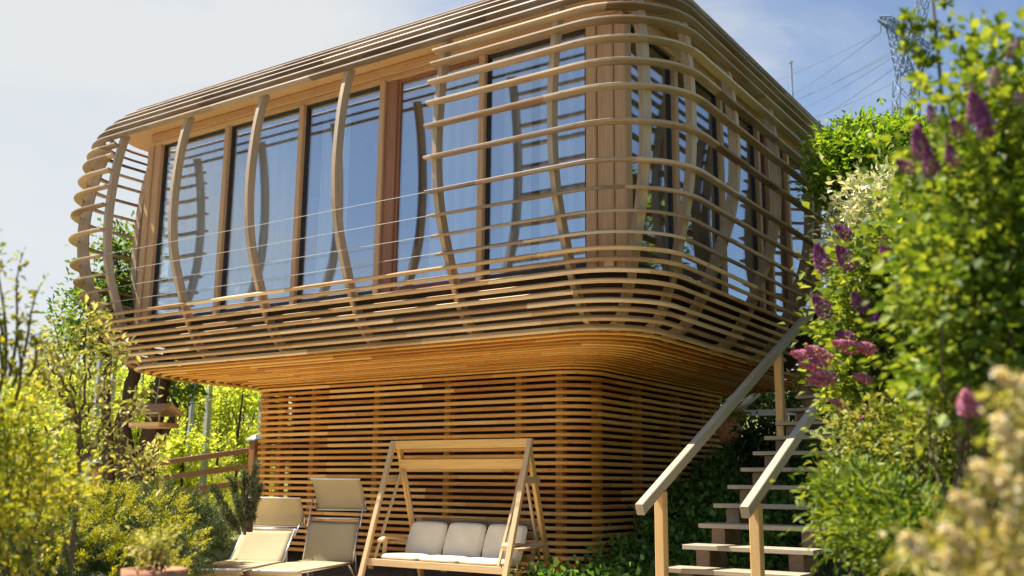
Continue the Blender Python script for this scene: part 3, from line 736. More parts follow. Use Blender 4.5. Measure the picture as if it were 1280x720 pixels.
# golden shrub, close and at the edge of the garden
t_ = shrub('golden_privet', 'tall golden-leaved shrub with long upright sprigs, closest to the camera beside the juniper', 'shrub', base_at(10, 4.6),
      [blob(-18, 580, 4.6, 46, 100, .3), blob(30, 600, 4.9, 44, 56, .3), blob(14, 520, 4.7, 30, 36, .25), blob(75, 610, 5.2, 36, 30, .25), blob(-10, 660, 4.3, 50, 60, .3)], 190, 20, 0.034, 'lf_gold', 0.05, 0.2, n_st=40, r0=0.010)
# sprigs that stand above it
mbs = MB(); LC = []; LD = []
for (a, b) in (((0, 470), (4, 282)), ((6, 470), (36, 316)), ((10, 480), (62, 350)), ((0, 450), (-14, 330)), ((14, 500), (34, 395)), ((30, 470), (60, 425)), ((-10, 500), (12, 410))):
    A = at(*a, 4.6); B = at(*b, 4.5); pts = []
    for i in range(9):
        s = i/8; p = A*(1-s)+B*s+np.array((0.02*math.sin(5*s), 0.02*math.cos(4*s), 0.02*math.sin(3*s))); pts.append(p)
    mbs.tube(pts, [0.008*(1-0.75*i/8) for i in range(9)], 5)
    for _ in range(38):
        s = random.random()**0.8; i = min(7, int(s*8)); p = pts[i]+(pts[i+1]-pts[i])*(s*8-i)
        d = rng.normal(0, 1, 3)+np.array((0, 0, 0.8)); d /= np.linalg.norm(d); LC.append(p+d*0.03); LD.append(d)
link('sprig_leaves', leaf_mesh('sprig_leaves', np.array(LC), np.array(LD), 0.036*(0.5+rng.random(len(LC))), M['lf_gold']), t_)
mbs.build('sprig', M['twig'], t_)

# variegated shrub with thin twigs
t_ = thing('variegated_shrub', 'slender shrub of pale yellow-white leaves on thin forked twigs before the slatted belly', 'shrub', base_at(98, 6.8))
mbs = MB(); LC = []; LD = []; SB = np.array(base_at(98, 6.8))
tw = [((98, 560), (92, 505), (84, 450), (66, 400)), ((98, 560), (104, 500), (104, 440), (112, 375)), ((92, 505), (74, 470), (60, 455), (50, 440)), ((96, 540), (120, 500), (140, 450), (150, 430)), ((97, 560), (130, 545), (160, 520), (182, 490)), ((97, 575), (140, 560), (170, 580), (196, 595)), ((97, 580), (120, 560), (132, 520), (128, 470)), ((96, 520), (80, 500), (64, 480), (70, 440)), ((100, 500), (112, 460), (122, 420), (118, 400)), ((98, 590), (150, 580), (190, 570), (205, 560)), ((95, 520), (60, 540), (40, 500), (45, 470))]
for path in tw:
    P = [at(px, py, 6.8+random.uniform(-.25, .25)) for px, py in path]
    pts = []
    for i in range(len(P)-1):
        for j in range(4): pts.append(P[i]+(P[i+1]-P[i])*j/4+rng.normal(0, 0.012, 3))
    pts.append(P[-1]); mbs.tube(pts, [0.012*(1-0.75*i/(len(pts)-1)) for i in range(len(pts))], 5)
    for _ in range(130):
        i = min(len(pts)-2, int(len(pts)*(random.random()**0.6))); s = random.random(); p = pts[i]+(pts[i+1]-pts[i])*s
        d = rng.normal(0, 1, 3)+np.array((0, 0, 0.4)); d /= np.linalg.norm(d); LC.append(p+d*0.04+rng.normal(0, 0.045, 3)); LD.append(d)
mbs.tube([SB, at(98, 600, 6.8), at(98, 558, 6.8)], [0.02, 0.016, 0.013], 6)
mbs.build('stem', M['twig'], t_)
link('foliage', leaf_mesh('foliage', np.array(LC), np.array(LD), 0.050*(0.5+rng.random(len(LC))), M['lf_varieg'], wid=0.42), t_)

# juniper: sprays of short needles, golden and dark
def juniper(name, label, base, blobs, n_sp, mat, per=60, ln=0.24):
    t_ = thing(name, label, 'shrub', base)
    cc, cd = clumps_in_blobs(blobs, n_sp, 0.72)
    d = unit(cd+np.array((0, 0, 0.35))+rng.normal(0, 0.25, (n_sp, 3)))
    s = rng.random((n_sp, per))
    side = unit(np.cross(d, rng.normal(0, 1, (n_sp, 3))))
    fan = rng.normal(0, 1, (n_sp, per))*(0.55*(1-s)+0.06)*ln*0.42
    ls_ = 0.06*ln+0.008
    C = cc[:, None, :]+d[:, None, :]*(s[..., None]-0.4)*ln+side[:, None, :]*fan[..., None]+rng.normal(0, 0.008, (n_sp, per, 3))
    D = np.repeat(d[:, None, :], per, 1)+side[:, None, :]*np.sign(fan)[..., None]*0.7
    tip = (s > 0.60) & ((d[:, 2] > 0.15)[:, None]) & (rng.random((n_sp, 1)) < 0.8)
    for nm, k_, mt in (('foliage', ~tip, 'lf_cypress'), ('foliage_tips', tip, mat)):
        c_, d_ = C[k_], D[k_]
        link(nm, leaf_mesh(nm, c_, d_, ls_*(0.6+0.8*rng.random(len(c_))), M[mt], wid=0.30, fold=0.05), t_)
    idx = rng.choice(len(cc), 24, replace=False); stems(base, cc[idx], 0.02).build('stem', M['twig'], t_)
    return t_
juniper('golden_juniper', 'low spreading juniper with bright golden tips in front of the fence', base_at(110, 8.0),
        [blob(95, 690, 7.8, 76, 42, .7), blob(30, 705, 7.2, 70, 46, .6), blob(155, 652, 8.3, 44, 26, .5), blob(110, 640, 8.4, 40, 20, .5), blob(175, 690, 8.0, 44, 34, .5), blob(110, 735, 7.5, 110, 46, .6)], 1300, 'lf_juniper', 150, 0.25)
juniper('dark_juniper', 'low dark green juniper beside the foot of the canvas loungers', base_at(225, 12.0),
        [blob(212, 664, 11.8, 42, 36, .7), blob(190, 634, 12.0, 28, 20, .5), blob(232, 672, 12.2, 30, 28, .5), blob(250, 662, 12.6, 20, 18, .4), blob(200, 700, 11.0, 36, 36, .5)], 800, 'lf_jungreen', 130, 0.30)

# small potted plant
pc = at(194, 711, 4.75); pot = thing('potted_shrub', 'small pale-leaved shrub in a terracotta pot before the golden juniper', 'potted plant', (pc[0], pc[1], pc[2]-0.30))
mb = MB(); mb.lathe((pc[0], pc[1], pc[2]-0.30), [(0.095, 0.0), (0.125, 0.24), (0.14, 0.245), (0.14, 0.30), (0.12, 0.30), (0.11, 0.26), (0.02, 0.26)], 24); mb.build('pot', M['clay'], pot, True)
me, cc = foliage([blob(190, 682, 4.75, 24, 20, .09)], 46, 12, 0.024, M['lf_varieg'], 0.03, 0.3); link('foliage', me, pot)
stems((pc[0], pc[1], pc[2]-0.05), cc[:12], 0.006, 0.05, spread=0.02).build('stem', M['twig'], pot)

# young pine by the foot
pb = at(312, 660, 9.8); pine = thing('young_pine', 'young upright pine with bottlebrush shoots at the corner of the slatted foot', 'young tree', (pb[0], pb[1], gz1(pb[0], pb[1])))
mbs = MB(); LC = []; LD = []
for a, b in (((312, 665), (321, 578)), ((308, 665), (305, 590)), ((305, 665), (290, 600)), ((300, 665), (268, 612)), ((314, 665), (316, 600)), ((300, 668), (282, 640)), ((310, 650), (325, 610)), ((306, 668), (297, 625))):
    A = at(*a, 9.8); B = at(*b, 9.8+random.uniform(-.2, .2)); mbs.tube([A, (A+B)/2+rng.normal(0, .02, 3), B], [0.016, 0.012, 0.006], 5)
    for _ in range(420):
        s = random.random(); p = A+(B-A)*(0.15+0.85*s); d = rng.normal(0, 1, 3); d /= np.linalg.norm(d); d = d+0.9*(B-A)/np.linalg.norm(B-A); LC.append(p+d*0.035); LD.append(d)
mbs.build('trunk', M['bark'], pine); link('crown', leaf_mesh('crown', np.array(LC), np.array(LD), 0.085*(0.6+0.6*rng.random(len(LC))), M['lf_pine'], wid=0.10, fold=0.02), pine)

# trees
def tree(name, label, cat, base, limbs, blobs, n_cl, per, leaf, mat, spread=0.14, group=None, shell=0.4, **k):
    t_ = thing(name, label, cat, base, group)
    mb = MB()
    for pts, r0, r1 in limbs:
        pts = [np.array(p, float) for p in pts]; Q = []
        for i in range(len(pts)-1):
            for j in range(4): Q.append(pts[i]+(pts[i+1]-pts[i])*j/4+(rng.normal(0, 0.012, 3) if i+j else 0))
        Q.append(pts[-1]); mb.tube(Q, [r0+(r1-r0)*i/(len(Q)-1) for i in range(len(Q))], 8)
    me, cc = foliage(blobs, n_cl, per, leaf, M[mat], spread, shell, name='crown', **k)
    ends = [np.array(l[0][-1], float) for l in limbs]
    for c in cc[rng.choice(len(cc), min(30, len(cc)), replace=False)]:
        e = ends[int(np.argmin([np.linalg.norm(c-x) for x in ends]))]
        mb.tube([e, (e+c)/2+rng.normal(0, 0.06, 3), c], [0.02, 0.012, 0.004], 5)
    mb.build('trunk', M['bark'], t_, True); link('crown', me, t_)
    return t_
D0 = 17.2
tb = np.array(base_at(177, D0))
tree('fruit_tree', 'old fruit tree with dark forked trunks behind the rail fence and the bird feeder', 'tree', tb,
     [([tb, at(177, 590, D0), at(188, 550, D0), at(195, 515, D0), at(204, 480, D0), at(213, 440, D0)], 0.20, 0.10), ([at(185, 560, D0), at(201, 548, D0), at(213, 530, D0), at(221, 505, D0)], 0.09, 0.05),
      ([tb+np.array((-.3, -.2, 0)), at(159, 590, D0), at(153, 535, D0), at(161, 500, D0), at(169, 460, D0), at(163, 410, D0+.3), at(151, 350, D0+.8)], 0.17, 0.06), ([at(168, 465, D0), at(145, 430, D0), at(115, 400, D0)], 0.07, 0.03), ([at(137, 620, D0), at(135, 560, D0), at(132, 500, D0), at(135, 440, D0)], 0.11, 0.05)],
     [blob(165, 325, D0+1, 22, 40, .8), blob(132, 400, D0+.6, 34, 42, .9), blob(160, 375, D0+.6, 26, 36, .8), blob(100, 430, D0, 20, 24, .5), blob(220, 490, D0+.5, 24, 14, .5)], 260, 20, 0.11, 'lf_fruit', 0.15)

# orchard rows on the slope, each young tree its own
proto = {}
orch = []
k = 0
for row, d in enumerate((24.0, 26.5, 29.5, 33.0, 37.5, 43.0)):
    px = -30+row*7
    while px < 345:
        orch.append((px+random.uniform(-6, 6), d+random.uniform(-.6, .6), row)); px += 1250*1.25/d
ORCH_T = []
for v in range(4):
    h = 2.4+0.25*v; bl = []
    for _ in range(7):
        zc = random.uniform(0.5, h-0.2); bl.append((random.gauss(0, .22), random.gauss(0, .22), zc, random.uniform(.28, .5), random.uniform(.28, .5), random.uniform(.25, .4)))
    me, cc = foliage(bl, 120, 14, 0.11, M['lf_orchard'], 0.15, 0.3, name='crown')
    mb = MB(); mb.tube([(0, 0, -0.1), (0.03, 0.02, h*0.4), (-0.02, 0, h*0.75), (0, 0.02, h)], [0.035, 0.028, 0.02, 0.008], 6); mb = stems((0, 0, 0.6), cc[:16], 0.010, mb=mb, spread=0.02)
    tme = bpy.data.meshes.new('trunk'); tme.from_pydata(mb.v, [], mb.f); tme.materials.append(M['bark']); ORCH_T.append((me, tme))
for i, (px, d, row) in enumerate(orch):
    p = at(px, 600, d); v = i % 4
    r = thing('orchard_tree', 'young bright green orchard tree in the rows on the slope behind the rail fence', 'tree', (p[0], p[1], gz1(p[0], p[1])), 'orchard trees on the slope')
    r.rotation_euler[2] = random.uniform(0, 6.28); sc = random.uniform(0.85, 1.2); r.scale = (sc, sc, sc)
    for nm, me in (('crown', ORCH_T[v][0]), ('trunk', ORCH_T[v][1])):
        c = bpy.data.objects.new(nm, me); COL.objects.link(c); c.parent = r
# grey trellis posts
pm = MB(); pm.box((-0.05, -0.05, -0.3), (0.05, 0.05, 2.9)); pme = None
for i, (px, d, w, top) in enumerate(((233, 25.5, 1, 470), (254, 24.0, 1, 475), (322, 24.5, 1, 470), (130, 24.0, 1, 470), (66, 23.5, 1, 520), (112, 25, 1, 440), (40, 37, 1.0, 428), (48, 38, 1.1, 430), (57, 37, 1.2, 428), (67, 37.5, 1.2, 429), (30, 38, 1.0, 432))):
    p = at(px, 600, d); q = at(px, top, d)
    mb = MB(); z0 = gz1(p[0], p[1])-0.2; hw = 0.055*w
    mb.loft([[(p[0]+a*hw*s_, p[1]+b*hw*s_, z) for a, b in ((-1, -1), (1, -1), (1, 1), (-1, 1))] for z, s_ in ((z0, 1.05), (q[2]-0.03, 0.95), (q[2], 0.8))])
    o = mb.build('trellis_post', M['stone'])
    tag(o, 'grey concrete trellis post standing among the orchard rows' if i < 6 else 'thick trellis post on the crest of the orchard slope', 'post', 'trellis posts among the orchard rows' if i < 6 else 'trellis posts on the crest')

# bird feeder hung in the fruit tree
DB = 16.2; bc = at(192, 536, DB); kx = np.linalg.norm(bc)/FPX
bf = thing('bird_feeder', 'small roofed wooden bird feeder in front of the dark fruit tree trunks', 'bird feeder', bc)
ux = np.array((RIGHT[0], RIGHT[1], 0)); ux /= np.linalg.norm(ux); uy = np.array((-ux[1], ux[0], 0))
ca, sa = math.cos(0.45), math.sin(0.45); ex = ux*ca-uy*sa; ey = ux*sa+uy*ca      # ridge along ex
def fpt(a, b, c): return bc+ex*a+ey*b+np.array((0, 0, c*1.35))
LX, LY = 0.30, 0.20
mb = MB(); mb.beam(fpt(-LX, 0, 0.02), fpt(LX, 0, 0.02), 2*LY, 0.03); mb.build('tray', M['feeder'], bf)
mb = MB()
for b in (-LY, LY): mb.beam(fpt(-LX, b, 0.045), fpt(LX, b, 0.045), 0.018, 0.05)
for a in (-LX, LX): mb.beam(fpt(a, -LY, 0.044), fpt(a, LY, 0.044), 0.018, 0.048)
mb.build('tray_rim', M['post'], bf)
for a in (-LX+.03, LX-.03):
    for b in (-LY+.03, LY-.03):
        mb = MB(); mb.beam(fpt(a, b, 0.05), fpt(a, b, 0.17), 0.022, 0.022, (0, 1, 0)); mb.build('corner_post', M['feeder'], bf)
for q in (-1, 1):
    mb = MB(); e0 = 0.27*q
    mb.loft([[fpt(-LX-.04, e0, 0.15), fpt(-LX-.04, 0.0, 0.262), fpt(-LX-.04, 0.0, 0.28), fpt(-LX-.04, e0*1.03, 0.165)], [fpt(LX+.04, e0, 0.15), fpt(LX+.04, 0.0, 0.262), fpt(LX+.04, 0.0, 0.28), fpt(LX+.04, e0*1.03, 0.165)]]); mb.build('roof_board', M['feeder'], bf)
mb = MB(); mb.tube([fpt(0, 0, 0.27), fpt(0.02, 0.05, 0.7), fpt(0.05, 0.2, 1.1)], 0.004, 5); mb.build('hanging_wire', M['steel'], bf)

# grass on the orchard slope
n = 42000
bx = np.radians(-34.08+np.degrees(np.arctan((-60+410*rng.random(n)-640)/FPX))); dd = 19.5+17*rng.random(n)**1.2
gxx = dd*np.sin(bx); gyy = dd*np.cos(bx)
gC = np.stack([gxx, gyy, ground_z(gxx, gyy)+0.09], 1)
gD = np.tile(np.array((0, 0, 1.6)), (n, 1))+rng.normal(0, 0.35, (n, 3))
tag(link('grass', leaf_mesh('grass', gC, gD, 0.14+0.20*rng.random(n), M['lf_grass'], wid=0.11, fold=0.02)), 'long pale green meadow grass behind the rail fence', 'grass', kind='stuff')

# --- right-hand planting
TD = 12.6; tb = np.array(base_at(1148, TD))
tree('maple_tree', 'bright green maple leaning over the far roof corner of the pavilion', 'tree', tb,
     [([tb, at(1143, 420, TD), at(1128, 320, TD), at(1103, 240, TD), at(1078, 195, TD)], 0.11, 0.04), ([at(1130, 325, TD), at(1136, 230, TD), at(1148, 190, TD)], 0.06, 0.02), ([at(1118, 285, TD), at(1068, 245, TD), at(1038, 215, TD)], 0.05, 0.02)],
     [blob(1068, 178, TD, 22, 22, .45), blob(1042, 196, TD-.1, 22, 24, .4), blob(1048, 232, TD-.1, 26, 30, .45), blob(1093, 212, TD, 42, 38, .7), blob(1128, 185, TD+.3, 34, 34, .7), blob(1160, 200, TD+.5, 30, 40, .7), blob(1064, 262, TD-.1, 26, 22, .4), blob(1123, 250, TD, 50, 40, .8)], 1000, 22, 0.082, 'lf_maple', 0.11)
t_ = shrub('dogwood', 'cream and white flowering dogwood between the maple and the purple lilac', 'shrub', base_at(1085, 11.0),
      [blob(1090, 256, 11, 28, 34, .5), blob(1112, 232, 11.2, 22, 20, .4), blob(1072, 292, 10.8, 28, 34, .5), blob(1120, 300, 10.8, 40, 60, .6), blob(1060, 330, 10.5, 24, 30, .5), blob(1105, 400, 10.4, 60, 60, .7)], 320, 22, 0.085, 'lf_pale', 0.13)

def panicle_mesh(name, mat, n=420, ln=0.2, r=0.05, pet=0.022):
    s = rng.random(n)**0.8; rad = r*(0.35+0.9*np.sin(np.clip(s*0.92+0.12, 0, 1)*PI)**0.7)*(1-0.45*s)
    a = rng.random(n)*2*PI; q = np.sqrt(rng.random(n))*0.35+0.65
    C = np.stack([rad*q*np.cos(a), rad*q*np.sin(a), s*ln], 1); D = np.stack([np.cos(a), np.sin(a), 0.5+0*a], 1)
    V = []; F = []
    nor = unit(D+rng.normal(0, 0.35, (n, 3))); t1 = unit(np.cross(nor, rng.normal(0, 1, (n, 3)))); t2 = np.cross(nor, t1)
    h = pet*0.5; hh = pet*0.17
    ring = []
    for j in range(8):
        an = PI/4*j; rr = h if j % 2 == 0 else hh*1.3
        ring.append(C+(t1*math.cos(an)+t2*math.sin(an))*rr+(nor*h*0.25 if j % 2 == 0 else 0))
    V = np.stack(ring, 1).reshape(-1, 3); b = np.arange(n)[:, None]*8
    F = np.concatenate([b+np.array([[0, 1, 7, 7]])*0+np.array([[0, 1, 6, 7]]), b+np.array([[1, 2, 3, 4]]), b+np.array([[4, 5, 6, 1]])], 1).reshape(-1, 4)
    return arr_mesh(name, V, F, M[mat])
PAN = {c: [panicle_mesh('flower_cluster', c) for _ in range(2)] for c in ('fl_purple', 'fl_pink', 'fl_lav')}
def flowers(t_, lst, mat, d, size=1.0, lean=(-0.35, 0, 0)):
    for px, py, lpx, ang in lst:
        p = at(px, py, d); kx = np.linalg.norm(p)/FPX
        o = bpy.data.objects.new('flower_cluster', random.choice(PAN[mat])); COL.objects.link(o); o.parent = t_; o.matrix_parent_inverse = Matrix.Translation(-t_.location)
        a = math.radians(ang); dirv = RIGHT*math.sin(a)+UP*math.cos(a)-FWD*0.25; dirv /= np.linalg.norm(dirv)
        Lw = lpx*kx; s_ = Lw/0.2
        o.location = tuple(p-dirv*Lw*0.5); o.rotation_euler = Vector(dirv).to_track_quat('Z', 'Y').to_euler(); o.scale = (s_*size, s_*size, s_)
# middle lilac, in focus, leaning over the stair
DL = 6.6
t_ = shrub('pink_lilac', 'bright leafy lilac with purple and pink panicles leaning over the stair handrail', 'shrub', base_at(1124, DL),
      [blob(1089, 330, DL, 40, 45, .45), blob(1129, 380, DL, 60, 60, .5), blob(1074, 400, DL, 36, 50, .4), blob(1099, 460, DL, 55, 55, .5), blob(1154, 300, DL, 50, 60, .5), blob(1164, 450, DL, 70, 80, .6), blob(1069, 495, DL-.2, 30, 25, .3), blob(1194, 380, DL, 70, 90, .6)], 560, 20, 0.062, 'lf_lilac', 0.09, n_st=40, wid=0.70)
flowers(t_, [(1054, 290, 26, -55), (1026, 322, 34, -25), (1056, 321, 34, -40), (1108, 311, 30, -25), (1132, 314, 28, -10), (1139, 330, 26, -35), (1146, 344, 22, -40), (1124, 364, 28, -20), (1026, 382, 32, -40), (1070, 375, 22, -20), (1082, 382, 20, 30), (1094, 396, 20, 20), (1056, 420, 26, -70)], 'fl_purple', DL-.5, 1.15)
flowers(t_, [(1008, 446, 40, -75), (1022, 442, 36, -60), (1015, 456, 36, -80), (1030, 470, 34, -75), (1022, 476, 30, -80), (1056, 432, 34, -75), (1080, 434, 30, -70), (1077, 472, 24, -70), (1048, 503, 24, -75), (1078, 526, 30, -60), (1086, 518, 22, -30)], 'fl_pink', DL-.55, 0.95)
# tall close lilac on the far side
DN = 3.6
t_ = shrub('purple_lilac', 'tall lilac with dark purple panicles and one long leafy shoot, beyond the stair', 'shrub', base_at(1250, DN),
      [blob(1225, 230, DN, 70, 100, .4), blob(1265, 120, DN, 55, 70, .35), blob(1240, 380, DN, 90, 110, .45), blob(1190, 330, DN+.3, 50, 80, .35), blob(1290, 300, DN, 60, 120, .4), blob(1210, 470, DN+.2, 60, 70, .35), blob(1180, 230, DN+.4, 36, 40, .3), blob(1270, 490, DN, 60, 60, .3)], 480, 24, 0.042, 'lf_lilac_dim', 0.07, n_st=40, r0=0.01, wid=0.72)
flowers(t_, [(1221, 136, 40, -25), (1230, 152, 36, -25), (1150, 180, 38, -25), (1162, 203, 34, -20), (1148, 165, 22, 0), (1190, 195, 30, -25), (1196, 160, 24, -35), (1131, 207, 26, -60), (1164, 142, 22, -20)], 'fl_purple', DN-.42, 1.1)
flowers(t_, [(1243, 96, 22, 0), (1268, 62, 26, 10), (1275, 120, 22, 10), (1210, 104, 18, -20)], 'fl_lav', DN-.3, 1.2)
flowers(t_, [(1210, 502, 30, -20), (1219, 505, 24, 20)], 'fl_pink', DN-.42, 1.7)
mbs = MB(); LC = []; LD = []
A = [at(x, y, DN) for x, y in ((1188, 210), (1178, 130), (1172, 60), (1166, 0), (1160, -50))]
mbs.tube(A, [0.008, 0.007, 0.006, 0.005, 0.003], 6); mbs.build('shoot', M['twig'], t_)
for cx, cy, r, nn in ((1135, 22, 13, 22), (1128, 38, 7, 8), (1148, 34, 10, 16), (1186, 38, 12, 20), (1132, 54, 11, 16), (1148, 68, 7, 8), (1155, 78, 10, 14), (1168, 78, 8, 10), (1150, 98, 11, 16), (1170, 55, 7, 10), (1180, 2, 12, 14), (1165, 30, 6, 8), (1215, 48, 9, 12), (1210, 70, 10, 14)):
    c = at(cx, cy, DN); kx = np.linalg.norm(c)/FPX
    for _ in range(nn*2):
        d = rng.normal(0, 1, 3); d /= np.linalg.norm(d); LC.append(c+d*r*kx*random.random()**0.5); LD.append(d)
link('shoot_leaves', leaf_mesh('shoot_leaves', np.array(LC), np.array(LD), 0.034*(0.6+0.7*rng.random(len(LC))), M['lf_lilac'], wid=0.6), t_)
# variegated weigela and ferny shrub by the steps
shrub('weigela', 'yellow-green variegated shrub beside the upper steps, under the pink lilac', 'shrub', base_at(1112, 6.0),
      [blob(1102, 545, 6.0, 46, 40, .4), blob(1142, 570, 5.9, 60, 55, .5), blob(1082, 590, 5.9, 36, 30, .35), blob(1182, 560, 5.6, 60, 60, .5)], 330, 24, 0.044, 'lf_weigela', 0.07)
t_ = shrub('ferny_shrub', 'low green shrub with feathery leaves crowding the lower steps', 'shrub', base_at(1105, 4.8),
      [blob(1090, 640, 4.9, 50, 40, .35), blob(1050, 615, 5.1, 34, 18, .25), blob(1125, 660, 4.7, 60, 60, .4), blob(1070, 590, 5.2, 36, 14, .25), blob(1160, 690, 4.5, 60, 60, .4), blob(1060, 665, 5.0, 28, 22, .25)], 330, 26, 0.042, 'lf_fern', 0.06, wid=0.4)
# close blurred bush of cream blossom
t_ = shrub('cream_spirea', 'pale shrub with cream and ochre blossom sprays, the closest plant to the camera', 'shrub', base_at(1240, 2.3),
      [blob(1235, 680, 2.3, 60, 60, .2), blob(1180, 705, 2.35, 50, 30, .15), blob(1290, 600, 2.2, 36, 100, .15), blob(1270, 700, 2.15, 60, 50, .2)], 80, 14, 0.024, 'fl_ochre', 0.03, n_st=20, r0=0.004)
def spray(mat, lst, d, w, nm):
    LC = []; LD = []
    for (x0, y0), (x1, y1), r, nn in lst:
        A = at(x0, y0, d); B = at(x1, y1, d); kx = np.linalg.norm(A)/FPX
        for _ in range(nn):
            s = random.random(); dv = rng.normal(0, 1, 3); dv /= np.linalg.norm(dv); LC.append(A+(B-A)*s+dv*r*kx*random.random()**0.4); LD.append(dv)
    link(nm, leaf_mesh(nm, np.array(LC), np.array(LD), w*(0.6+0.7*rng.random(len(LC))), M[mat], wid=0.8), t_)
rac = [(1258, 474, 30, -60), (1278, 480, 22, 60), (1252, 532, 24, -20), (1268, 556, 26, 20), (1230, 592, 34, -40), (1252, 600, 30, 10), (1205, 628, 32, -50), (1222, 646, 34, -10), (1190, 668, 30, -40), (1210, 690, 30, -10), (1185, 704, 26, -20), (1262, 650, 30, 10), (1275, 612, 28, 20), (1244, 694, 30, 0), (1150, 690, 24, -60), (1138, 676, 20, -70), (1270, 700, 28, 20)]
spray('fl_white', [((x-0.5*l*math.sin(math.radians(a_)), y+0.5*l*math.cos(math.radians(a_))), (x+0.5*l*math.sin(math.radians(a_)), y-0.5*l*math.cos(math.radians(a_))), 8.5, 150) for x, y, l, a_ in rac], 2.12, 0.012, 'blossom')
spray('lf_varieg', [((x-20, y+24), (x+16, y+4), 17, 26) for x, y, l, a_ in rac], 2.25, 0.026, 'leaf_spray')

# ground cover along the stair, laurel and far shrubs
n_cl = 1500; gx_ = -6.0+2.1*rng.random(n_cl); gy_ = 8.9+5.6*rng.random(n_cl)
keep = ~((gx_ < -5.85) & (gy_ > 10.3)); gx_, gy_ = gx_[keep], gy_[keep]; n_cl = len(gx_)
cc = np.stack([gx_, gy_, ground_z(gx_, gy_)+0.10+0.24*rng.random(n_cl)], 1)
off = rng.normal(0, 1, (n_cl, 12, 3))*0.10; C = (cc[:, None]+off).reshape(-1, 3); D = (unit(off)+np.array((0.1, -0.3, 0.2))).reshape(-1, 3)
tag(link('ground_cover', leaf_mesh('ground_cover', C, D, 0.078*(0.5+0.8*rng.random(len(C))), M['lf_ivy'], wid=0.85, fold=0.08)), 'dark green round-leaved ground cover on the bank between the slatted foot and the stair', 'ground cover', kind='stuff')
n_cl = 1500; gx_ = -3.9+3.2*rng.random(n_cl); gy_ = 6.8+9*rng.random(n_cl)
cc = np.stack([gx_, gy_, ground_z(gx_, gy_)-0.05+0.25*rng.random(n_cl)*(gx_ > -2.7)], 1)
off = rng.normal(0, 1, (n_cl, 8, 3))*0.10; C = (cc[:, None]+off).reshape(-1, 3); D = (unit(off)+np.array((0, 0, 0.5))).reshape(-1, 3)
tag(link('undergrowth', leaf_mesh('undergrowth', C, D, 0.09*(0.5+0.8*rng.random(len(C))), M['lf_ivy'], wid=0.6)), 'dark leafy undergrowth under and beside the open stair', 'ground cover', kind='stuff')
shrub('laurel', 'dark glossy-leaved evergreen shrub behind the handrail post near the upper steps', 'shrub', base_at(950, 13.4),
      [blob(950, 552, 13.4, 24, 22, .4), blob(935, 566, 13.2, 18, 18, .3), blob(965, 570, 13.4, 18, 18, .3)], 130, 22, 0.075, 'lf_dark', 0.09)
# bank planting behind the bushes that fills the view up the slope
shrub('hillside_bush', 'broad mid-green bush on the bank far behind the purple lilac', 'shrub', base_at(1190, 15),
      [blob(1180, 230, 15, 60, 50, 1.0), blob(1230, 260, 14, 80, 70, 1.2), blob(1150, 330, 14, 70, 80, 1.2), blob(1230, 400, 12, 90, 100, 1.2)], 300, 22, 0.12, 'lf_lilac', 0.2)
shrub('bank_hazel', 'leafy green bush filling the bank between the pink lilac and the ferny shrub', 'shrub', base_at(1190, 7.5),
      [blob(1150, 480, 7.6, 70, 70, .7), blob(1210, 560, 7.0, 90, 80, .7), blob(1230, 440, 7.4, 80, 80, .7), blob(1140, 610, 6.4, 60, 60, .5), blob(1220, 650, 5.6, 90, 80, .5)], 420, 22, 0.07, 'lf_lilac', 0.12)

shrub('added_dark_hedge', 'added dark hedge filling the bright gap behind the white deck chair', 'hedge', base_at(960, 23),  # planting added to darken the bright gap beyond the stair
      [blob(920, 500, 23, 40, 26, .8), blob(970, 500, 23, 40, 28, .8), blob(1020, 495, 23, 40, 30, .8), blob(870, 505, 23, 40, 24, .8)], 260, 22, 0.13, 'lf_dark', 0.2)
# rear terrace: white deckchair, pots
dc = at(935, 514, 18.0); dz = gz1(dc[0], dc[1]); dc = np.array((dc[0], dc[1], dz))
ch = thing('deck_chair', 'white-framed reclining chair with pale canvas on the terrace behind the stair', 'deck chair', dc)
ux = np.array((RIGHT[0], RIGHT[1], 0)); ux /= np.linalg.norm(ux); uy = np.array((-ux[1], ux[0], 0))
cp = lambda a, b, c: dc+ux*a+uy*b+np.array((0, 0, c))
zc = at(935, 514, 18.0)[2]-dz
for b in (0.0, 0.6):
    mb = MB(); mb.beam(cp(-0.95, b, zc-.04), cp(1.0, b, zc+.02), 0.05, 0.06); mb.build('frame_rail', M['white'], ch)
    mb = MB(); mb.beam(cp(-0.15, b, zc), cp(0.22, b, zc+0.30), 0.04, 0.05); mb.build('back_frame', M['white'], ch)
    for a in (-0.8, 0.85):
        mb = MB(); mb.beam(cp(a, b, 0), cp(a, b, zc), 0.045, 0.045, (0, 1, 0)); mb.build('leg', M['white'], ch)
mb = MB(); mb.loft([[cp(-0.9, 0.03, zc+.03), cp(-0.9, 0.57, zc+.03)], [cp(-0.3, 0.03, zc+.05), cp(-0.3, 0.57, zc+.05)], [cp(0.2, 0.03, zc+.34), cp(0.2, 0.57, zc+.34)]], cap=False, closed=False); mb.build('canvas', M['sling'], ch)
